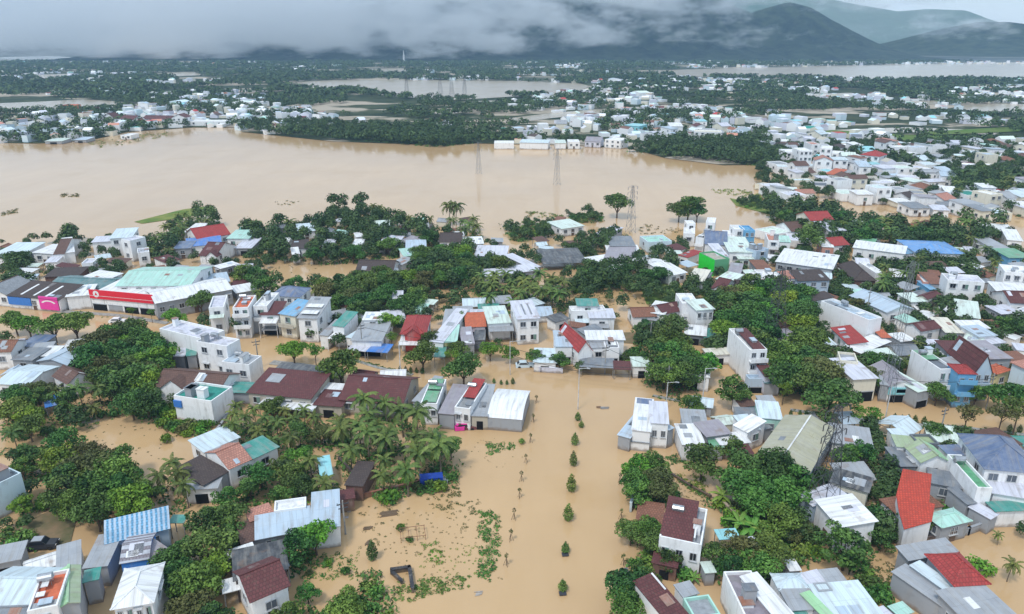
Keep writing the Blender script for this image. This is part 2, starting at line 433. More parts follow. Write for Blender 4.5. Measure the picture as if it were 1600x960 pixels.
def facing(root, rz, nx, ny, x, y):
    c, s = math.cos(rz), math.sin(rz)
    wx, wy = root[0] + c * x - s * y, root[1] + s * x + c * y
    gx, gy = c * nx - s * ny, s * nx + c * ny
    return gx * (0 - wx) + gy * (0 - wy) > 0.12 * math.hypot(wx, wy)

def house(A, B, C, z, typ, rc, wc, opts='', label=None, name=None, base=0.0, detail=True):
    a, b, c = at(*A, z), at(*B, z), at(*C, z)
    ex = (b - a); w = ex.length; ex.normalize()
    ey = Vector((-ex.y, ex.x, 0)); d = (c - b).dot(ey)
    if d < 0: a, b, ex, ey, d = b, a, -ex, -ey, -d
    d = max(d, 1.5)
    if (A[1] + B[1]) / 2 < 260: d = min(d, 12)
    ctr = (a + b) / 2 + ey * d / 2
    rz = math.atan2(ex.y, ex.x)
    return make_house(ctr.x, ctr.y, rz, w, d, z, typ, rc, wc, opts, label, name, detail)

def make_house(cx, cy, rz, w, d, z, typ, rc, wc, opts='', label=None, name=None, detail=True):
    O = [q.split() for q in opts.split(';') if q.strip()]
    flags = {q[0]: q[1:] for q in O if len(q) <= 2}
    is_awn = 'a' in flags
    noun = name or ('awning' if is_awn else 'warehouse' if 'w' in flags else 'shop' if 'p' in flags else 'shed' if z <= 3.2 or (w * d < 32 and z < 5) else 'house')
    root = empty(noun, (cx, cy, 0), rz)
    x, y = w / 2, d / 2; rise = float(flags['r'][0]) if 'r' in flags else None
    kind = 'd' if typ == 'f' else 'p' if 'q' in flags else 'P' if 'Q' in flags else 't' if (rc in TILE and typ in 'xyhsm') else 'm'
    RM, WM = roof_mat(rc, kind), wall_mat(wc)
    hz = [z, z, z, z]; ov = .35 if w > 4 else .2
    roof = MB(); wall = MB(); zb = -.8
    if typ in 'ms':
        rs = rise if rise is not None else (.05 * d if typ == 'm' else .16 * d)
        hz = [z, z, z + rs, z + rs]
        sl = rs / d
        P = [(-x - ov, -y - ov, z + .10 - sl * ov), (x + ov, -y - ov, z + .10 - sl * ov), (x + ov, y + ov, z + rs + .10 + sl * ov), (-x - ov, y + ov, z + rs + .10 + sl * ov)]
        roof.slab(P, .1, 0, [(p[0], p[1]) for p in P])
    elif typ == 'x':
        rs = rise if rise is not None else min(.2 * d, 2.6); sl = rs / y; e = z - sl * ov + .1
        for s in (-1, 1):
            P = [(-x - ov, s * (y + ov), e), (x + ov, s * (y + ov), e), (x + ov, 0, z + rs + .1), (-x - ov, 0, z + rs + .1)]
            if s > 0: P = P[::-1]
            roof.slab(P, .1, 0, [(p[0], p[1]) for p in P])
        roof.box(-x - ov, -.14, z + rs + .06, x + ov, .14, z + rs + .19)
        for s in (-1, 1):
            T = [(s * x, -y, z), (s * x, y, z), (s * x, 0, z + rs)]; wall.poly(T if s > 0 else T[::-1])
    elif typ == 'y':
        rs = rise if rise is not None else min(.2 * w, 2.6); sl = rs / x; e = z - sl * ov + .1
        for s in (-1, 1):
            P = [(s * (x + ov), -y - ov, e), (s * (x + ov), y + ov, e), (0, y + ov, z + rs + .1), (0, -y - ov, z + rs + .1)]
            if s < 0: P = P[::-1]
            roof.slab(P, .1, 1 if ('c' in flags and s > 0) else 0, [(p[1], p[0]) for p in P])
        roof.box(-.14, -y - ov, z + rs + .06, .14, y + ov, z + rs + .19)
        for s in (-1, 1):
            T = [(-x, s * y, z), (x, s * y, z), (0, s * y, z + rs)]; wall.poly(T if s < 0 else T[::-1])
    elif typ == 'h':
        rs = rise if rise is not None else min(.24 * min(w, d), 3); m = min(x, y); e = z + .02
        X, Y = x + ov, y + ov
        r0, r1 = ((-x + m, 0), (x - m, 0)) if w >= d else ((0, -y + m), (0, y - m))
        r0 = (*r0, z + rs); r1 = (*r1, z + rs)
        c4 = [(-X, -Y, e), (X, -Y, e), (X, Y, e), (-X, Y, e)]
        fs = ([c4[0], c4[1], r1, r0], [c4[1], c4[2], r1], [c4[2], c4[3], r0, r1], [c4[3], c4[0], r0]) if w >= d else \
             ([c4[0], c4[1], r0], [c4[1], c4[2], r1, r0], [c4[2], c4[3], r1], [c4[3], c4[0], r0, r1])
        for k, q in enumerate(fs): roof.poly(q, 0, [(p[k % 2], p[1 - k % 2]) for p in q])
        roof.poly([(p[0], p[1], e - .05) for p in c4[::-1]], 0)
        for k in range(4):
            p, q = c4[k], c4[(k + 1) % 4]
            roof.poly([(p[0], p[1], e - .05), (q[0], q[1], e - .05), q, p], 0)
            hip = r0 if (k in (0, 3) if w >= d else k in (0, 1)) else r1
            roof.bar(p, hip, .12)
        if (w - d if w >= d else d - w) > .1: roof.bar(r0, r1, .13)
    elif typ == 'v':
        rs = rise or .9; n = 7
        pr = [(-y - .1 + (d + .2) * i / n, z + rs * math.sin(math.pi * (i / n) ** .8 * .97)) for i in range(n + 1)]
        for i in range(n):
            P = [(-x - .15, pr[i][0], pr[i][1]), (x + .15, pr[i][0], pr[i][1]), (x + .15, pr[i+1][0], pr[i+1][1]), (-x - .15, pr[i+1][0], pr[i+1][1])]
            roof.slab(P, .08, 0, [(p[0], p[1]) for p in P])
        for s in (-1, 1):
            T = [(s * x, q[0] if abs(q[0]) < y else math.copysign(y, q[0]), q[1] - .09) for q in pr]; T = [(s * x, -y, z - .2)] + T + [(s * x, y, z - .2)]
            wall.poly(T[::-1] if s > 0 else T)
    elif typ == 'f':
        z0 = z - .35
        roof.poly([(-x + .2, -y + .2, z0), (x - .2, -y + .2, z0), (x - .2, y - .2, z0), (-x + .2, y - .2, z0)], 0, [(-x, -y), (x, -y), (x, y), (-x, y)])
        pa = MB(); t = .22
        for q in ((-x, -y, x, -y + t), (-x, y - t, x, y), (-x, -y + t, -x + t, y - t), (x - t, -y + t, x, y - t)):
            pa.box(q[0], q[1], z0 - .15, q[2], q[3], z + .12, 0)
        hz = [z0 - .15] * 4
        pa.build('parapet', wall_mat(wc if wc not in 'M' else 'W'), root)
    if is_awn:
        post = MB()
        for px_, py_, h_ in ((-x, -y, hz[0]), (x, -y, hz[1]), (x, y, hz[2]), (-x, y, hz[3])):
            post.box(px_ - .06, py_ - .06, zb, px_ + .06, py_ + .06, h_)
        tops = [(-x, -y, hz[0] - .05), (x, -y, hz[1] - .05), (x, y, hz[2] - .05), (-x, y, hz[3] - .05)]
        for k in range(4): post.bar(tops[k], tops[(k + 1) % 4], .07)
        post.build('frame', MAT_CONC, root)
    else:
        cs = [(-x, -y), (x, -y), (x, y), (-x, y)]
        for k in range(4):
            j = (k + 1) % 4
            wall.poly([(*cs[k], zb), (*cs[j], zb), (*cs[j], hz[j]), (*cs[k], hz[k])])
        wo = wall.build('wall', WM, root)
    roof.build('roof', [RM] if 'c' not in flags else [RM, roof_mat(flags['c'][0], kind)], root)
    # openings
    fl = 1 if z < 5.2 else int(round(z / 3.2))
    if detail and not is_awn and 'n' not in flags and z >= 3 and w > 3:
        sides = (((0, -1), w, 0), ((1, 0), d, 1), ((-1, 0), d, 3))
        for (nx, ny), ln, sd in sides:
            if ln < 2.6 or not facing((cx, cy), rz, nx, ny, nx * x, ny * y): continue
            if sd and 'b' in flags: continue
            n = max(1, min(5, int(ln / (3.1 if sd == 0 else 4.6))))
            if 'k' in flags and sd == 0: n = int(flags['k'][0])
            for fl_i in range(fl):
                zc = z / fl * (fl_i + .56) + (.05 if fl > 1 else .15)
                hh = min(1.35, z / fl * .45)
                if fl_i == 0 and sd == 0 and 'g' in flags: continue
                for q in range(n):
                    if sd and random.random() < .35: continue
                    u = (-.5 + (q + .5) / n) * ln
                    ww = min(1.5, ln / n * .55)
                    ob = add('window', window_mesh(ww, hh), root)
                    if sd == 0: ob.location = (u, -y - .004, zc)
                    elif sd == 1: ob.location = (x + .004, u, zc); ob.rotation_euler = (0, 0, R(90))
                    else: ob.location = (-x - .004, u, zc); ob.rotation_euler = (0, 0, R(-90))
        if 'g' in flags:
            n = max(1, int(w / 4)); sf = MB(); st = w / n
            for q in range(n):
                u0 = -x + q * st + .3; u1 = -x + (q + 1) * st - .3; zt = min(2.3, z * .42)
                sf.box(u0, -y - .05, -.3, u1, -y + .05, zt, 1 if q % 3 != 1 else 0)
                sf.box(u0 - .1, -y - .12, zt + .003, u1 + .1, -y + .02, zt + .18, 0)
            sf.build('shopfront', [wall_mat('G'), MAT_DARK], root)
        elif fl == 1 and w > 4.5 and 'D' not in flags:
            dm = MB(); dm.box(-.55, -y - .06, -.5, .55, -y - .003, min(1.9, z * .6), 0); dm.build('door', plain('wooden door', (.16, .1, .07), .6), root)
    elif not is_awn and detail and 'n' not in flags and w > 3:
        dm = MB(); dm.box(-w * .2, -y - .05, -.5, w * .2, -y - .004, z * .62, 0); dm.build('door', MAT_DARK, root)
    near = detail and math.hypot(cx, cy) < 260 and not is_awn
    if near and not label and z >= 3.4 and w > 4 and 'n' not in flags and random.random() < .45:
        O = O + [['A', random.choice('W G PB DG LB'.split()), '%.2f' % random.uniform(0, .3), '%.2f' % random.uniform(.6, 1), '%.2f' % random.uniform(2.2, 2.7), '%.2f' % random.uniform(1.2, 2.2)]]
    if near and not label and z >= 5.4 and typ in 'fmxy' and random.random() < .5 and 'n' not in flags: O = O + [['L', wc, '0.05', '0.95', '%.2f' % (z * .5)]]
    if near and typ in 'msxyf' and w * d > 18:
        for q in range(random.randint(0, 3) if w * d < 120 else random.randint(2, 5)):
            pw, pd = random.uniform(.7, 1.8), random.uniform(.8, 2.4); u = random.uniform(-x + pw * .6, x - pw * .6) if x > pw else 0; v = random.uniform(-y + pd * .6, y - pd * .6) if y > pd else 0
            pb = MB()
            if typ == 'f':
                hh = random.choice([.5, .7, 1.0, 1.9]); pb.box(u - pw / 2, v - pd / 2, z - .36, u + pw / 2, v + pd / 2, z - .35 + hh); pb.box(u - pw / 2 - .12, v - pd / 2 - .12, z - .347 + hh, u + pw / 2 + .12, v + pd / 2 + .12, z - .27 + hh, 1)
                pb.build('roof_hut', [wall_mat(random.choice('WGG')), roof_mat(random.choice(['G', 'W', 'DG', 'LB', 'BK']), 'm')], root)
            else:
                if typ in 'ms': f = lambda a, b_: z + rs * (b_ + y) / d + .135
                elif typ == 'x':
                    v = math.copysign(max(abs(v), pd * .55), v); f = lambda a, b_: z + rs * (1 - abs(b_) / y) + .135
                else:
                    u = math.copysign(max(abs(u), pw * .55), u); f = lambda a, b_: z + rs * (1 - abs(a) / x) + .135
                Q = [(u - pw / 2, v - pd / 2), (u + pw / 2, v - pd / 2), (u + pw / 2, v + pd / 2), (u - pw / 2, v + pd / 2)]
                pb.slab([(a, b_, f(a, b_)) for a, b_ in Q], .03, 0, Q)
                pb.build('roof_patch', roof_mat(random.choice(['W', 'G', 'G', 'DG', 'BK', 'LB', 'LV', rc]), 'm'), root)
    for q in O:
        if q[0] == 'P':      # roof panel: colour, u0 v0 u1 v1 (fractions), height at front and back above eave
            u0, v0, u1, v1, z0, z1 = map(float, q[2:8])
            P = [(-x + u0 * w, -y + v0 * d, z + z0), (-x + u1 * w, -y + v0 * d, z + z0), (-x + u1 * w, -y + v1 * d, z + z1), (-x + u0 * w, -y + v1 * d, z + z1)]
            pb = MB(); pb.slab(P, .1, 0, [(p[0], p[1]) for p in P]); o = pb.build('roof_panel', roof_mat(q[1], 't' if q[1] in TILE else 'm'), root)
            o['label'] = CNAME[q[1]] + ' panel laid over the roof'
        elif q[0] == 'S':    # sign board on the front: colour, u0 u1, z0 z1
            u0, u1, z0, z1 = map(float, q[2:6]); sb = MB()
            sb.box(-x + u0 * w, -y - .32, z0, -x + u1 * w, -y - .06, z1); o = sb.build('sign_board', plain('sign ' + q[1], PAL[q[1]][:3], .4, var=.08), root)
            o['label'] = CNAME[q[1]] + ' shop sign board'
        elif q[0] == 'A':    # awning along the front: colour, u0 u1, height, reach
            u0, u1, z0, dp = map(float, q[2:6]); ab = MB()
            P = [(-x + u0 * w, -y - dp, z0 - .35), (-x + u1 * w, -y - dp, z0 - .35), (-x + u1 * w, -y - .02, z0), (-x + u0 * w, -y - .02, z0)]
            ab.slab(P, .08, 0, [(p[0], p[1]) for p in P])
            for u in (P[0], P[1]): ab.bar((u[0], u[1] + .1, -.6), (u[0], u[1] + .1, z0 - .4), .06)
            ab.build('awning', roof_mat(q[1], 'm'), root)
        elif q[0] == 'F':    # the front wall painted its own colour
            fb = MB(); fb.box(-x, -y - .05, zb, x, -y - .003, z - .02); o = fb.build('painted_wall', plain('bright paint ' + q[1], PAL[q[1]][:3], .6, var=.1), root); o['label'] = CNAME[q[1]] + ' painted outer wall'
        elif q[0] == 'L':    # balcony: colour, u0 u1, floor height
            u0, u1, z0 = map(float, q[2:5]); lb = MB()
            lb.box(-x + u0 * w, -y - 1.1, z0, -x + u1 * w, -y - .003, z0 + .18); lb.box(-x + u0 * w, -y - 1.1, z0 + .183, -x + u1 * w, -y - .98, z0 + 1)
            lb.build('balcony', wall_mat(q[1]), root)
        elif q[0] == 'G':    # front pediment: colour, centre u, half width, height above eave
            u, hw, hh = map(float, q[2:5]); gb = MB(); xc = -x + u * w; dp = min(2.6, d * .4)
            T = [(xc - hw, -y - .5, z), (xc + hw, -y - .5, z), (xc, -y - .5, z + hh)]
            gb.poly(T); gb.poly([(xc - hw, -y - .5, zb), (xc + hw, -y - .5, zb), (xc + hw, -y - .5, z), (xc - hw, -y - .5, z)])
            for s in (-1, 1): gb.poly([(xc + s * hw, -y - .5, zb), (xc + s * hw, -y, zb), (xc + s * hw, -y, z), (xc + s * hw, -y - .5, z)][::s])
            go = gb.build('gable', wall_mat(q[1]), root); rb = MB()
            for s in (-1, 1):
                Q = [(xc + s * (hw + .25), -y - .75, z - .2), (xc, -y - .75, z + hh + .08), (xc, -y + dp, z + hh + .08), (xc + s * (hw + .25), -y + dp, z - .2)]
                rb.slab(Q if s < 0 else Q[::-1], .09, 0, [(p[1], p[0]) for p in (Q if s < 0 else Q[::-1])])
            rb.build('gable_roof', RM, go)
    FOOT.append((cx, cy, math.cos(rz), math.sin(rz), x, y))
    px, py = project((cx, cy, z))
    if label:
        sh, _, tail = label.partition('/')
        sh = sh.strip(); LANDMARKS.append((sh, px, py)); tag(root, (sh + ' ' + tail.strip()).strip(), 'house' if noun in ('house', 'shophouse') else noun.replace('_', ' '))
    else:
        form = dict(f='flat roofed', m='sheet roofed', s='lean-to roofed', x='gable roofed', y='gable roofed', h='hip roofed', v='vaulted')[typ]
        sz = 'big ' if w * d > 170 else 'small ' if w * d < 26 else ''
        tall = 'tall ' if z >= 8 else ''
        if is_awn: desc = f'{sz}{CNAME[rc]} awning'
        elif wc in ('W', 'G', rc): desc = f'{tall}{sz}{CNAME[rc]} {form} {noun}'
        else: desc = f'{tall}{sz}{CNAME[rc]} roofed {CNAME[wc]} {noun}'
        root['category'] = noun.replace('_', ' ')
        UNLABELLED.append((root, desc, px, py))
    root['group'] = 'awnings and canopies' if is_awn else 'sheds in the flood' if noun == 'shed' else 'flooded town buildings'
    root['_sz'] = (w, d)
    return root

def tank(root, u, v, z, label):
    """a stainless water tank standing on a roof"""
    w, d = root['_sz']; M = Matrix.Translation(root.location) @ Matrix.Rotation(root.rotation_euler.z, 4, 'Z')
    p = M @ Vector(((u - .5) * w, (v - .5) * d, z)); e = empty('water_tank', p, root.rotation_euler.z)
    b = MB(); n = 12
    for k in range(n):
        a0, a1 = 2 * math.pi * k / n, 2 * math.pi * (k + 1) / n
        c0, c1 = (.55 * math.cos(a0), .55 * math.sin(a0)), (.55 * math.cos(a1), .55 * math.sin(a1))
        b.poly([(-.8, *[c0[0], c0[1] + 1.05]), (.8, c0[0], c0[1] + 1.05), (.8, c1[0], c1[1] + 1.05), (-.8, c1[0], c1[1] + 1.05)])
        for s in (-1, 1): b.poly([(s * .8, c0[0], c0[1] + 1.05), (s * .8, c1[0], c1[1] + 1.05), (s * 1.0, 0, 1.05)][::s])
    b.build('tank_body', MAT_STEEL, e); s_ = MB()
    for q in (-.6, .6):
        for r in (-.35, .35): s_.bar((q, r, 0), (q, r * .8, .7), .04)
        s_.bar((q, -.4, .62), (q, .4, .62), .04)
    s_.build('stand', MAT_CONC, e); tag(e, label, 'water tank', 'rooftop water tanks')

def on_house(x, y, m=.6):
    for cx, cy_, c, s, hx, hy in FOOT:
        dx, dy = x - cx, y - cy_
        if abs(dx) > 40 or abs(dy) > 40: continue
        if abs(dx * c + dy * s) < hx + m and abs(-dx * s + dy * c) < hy + m: return True
    return False

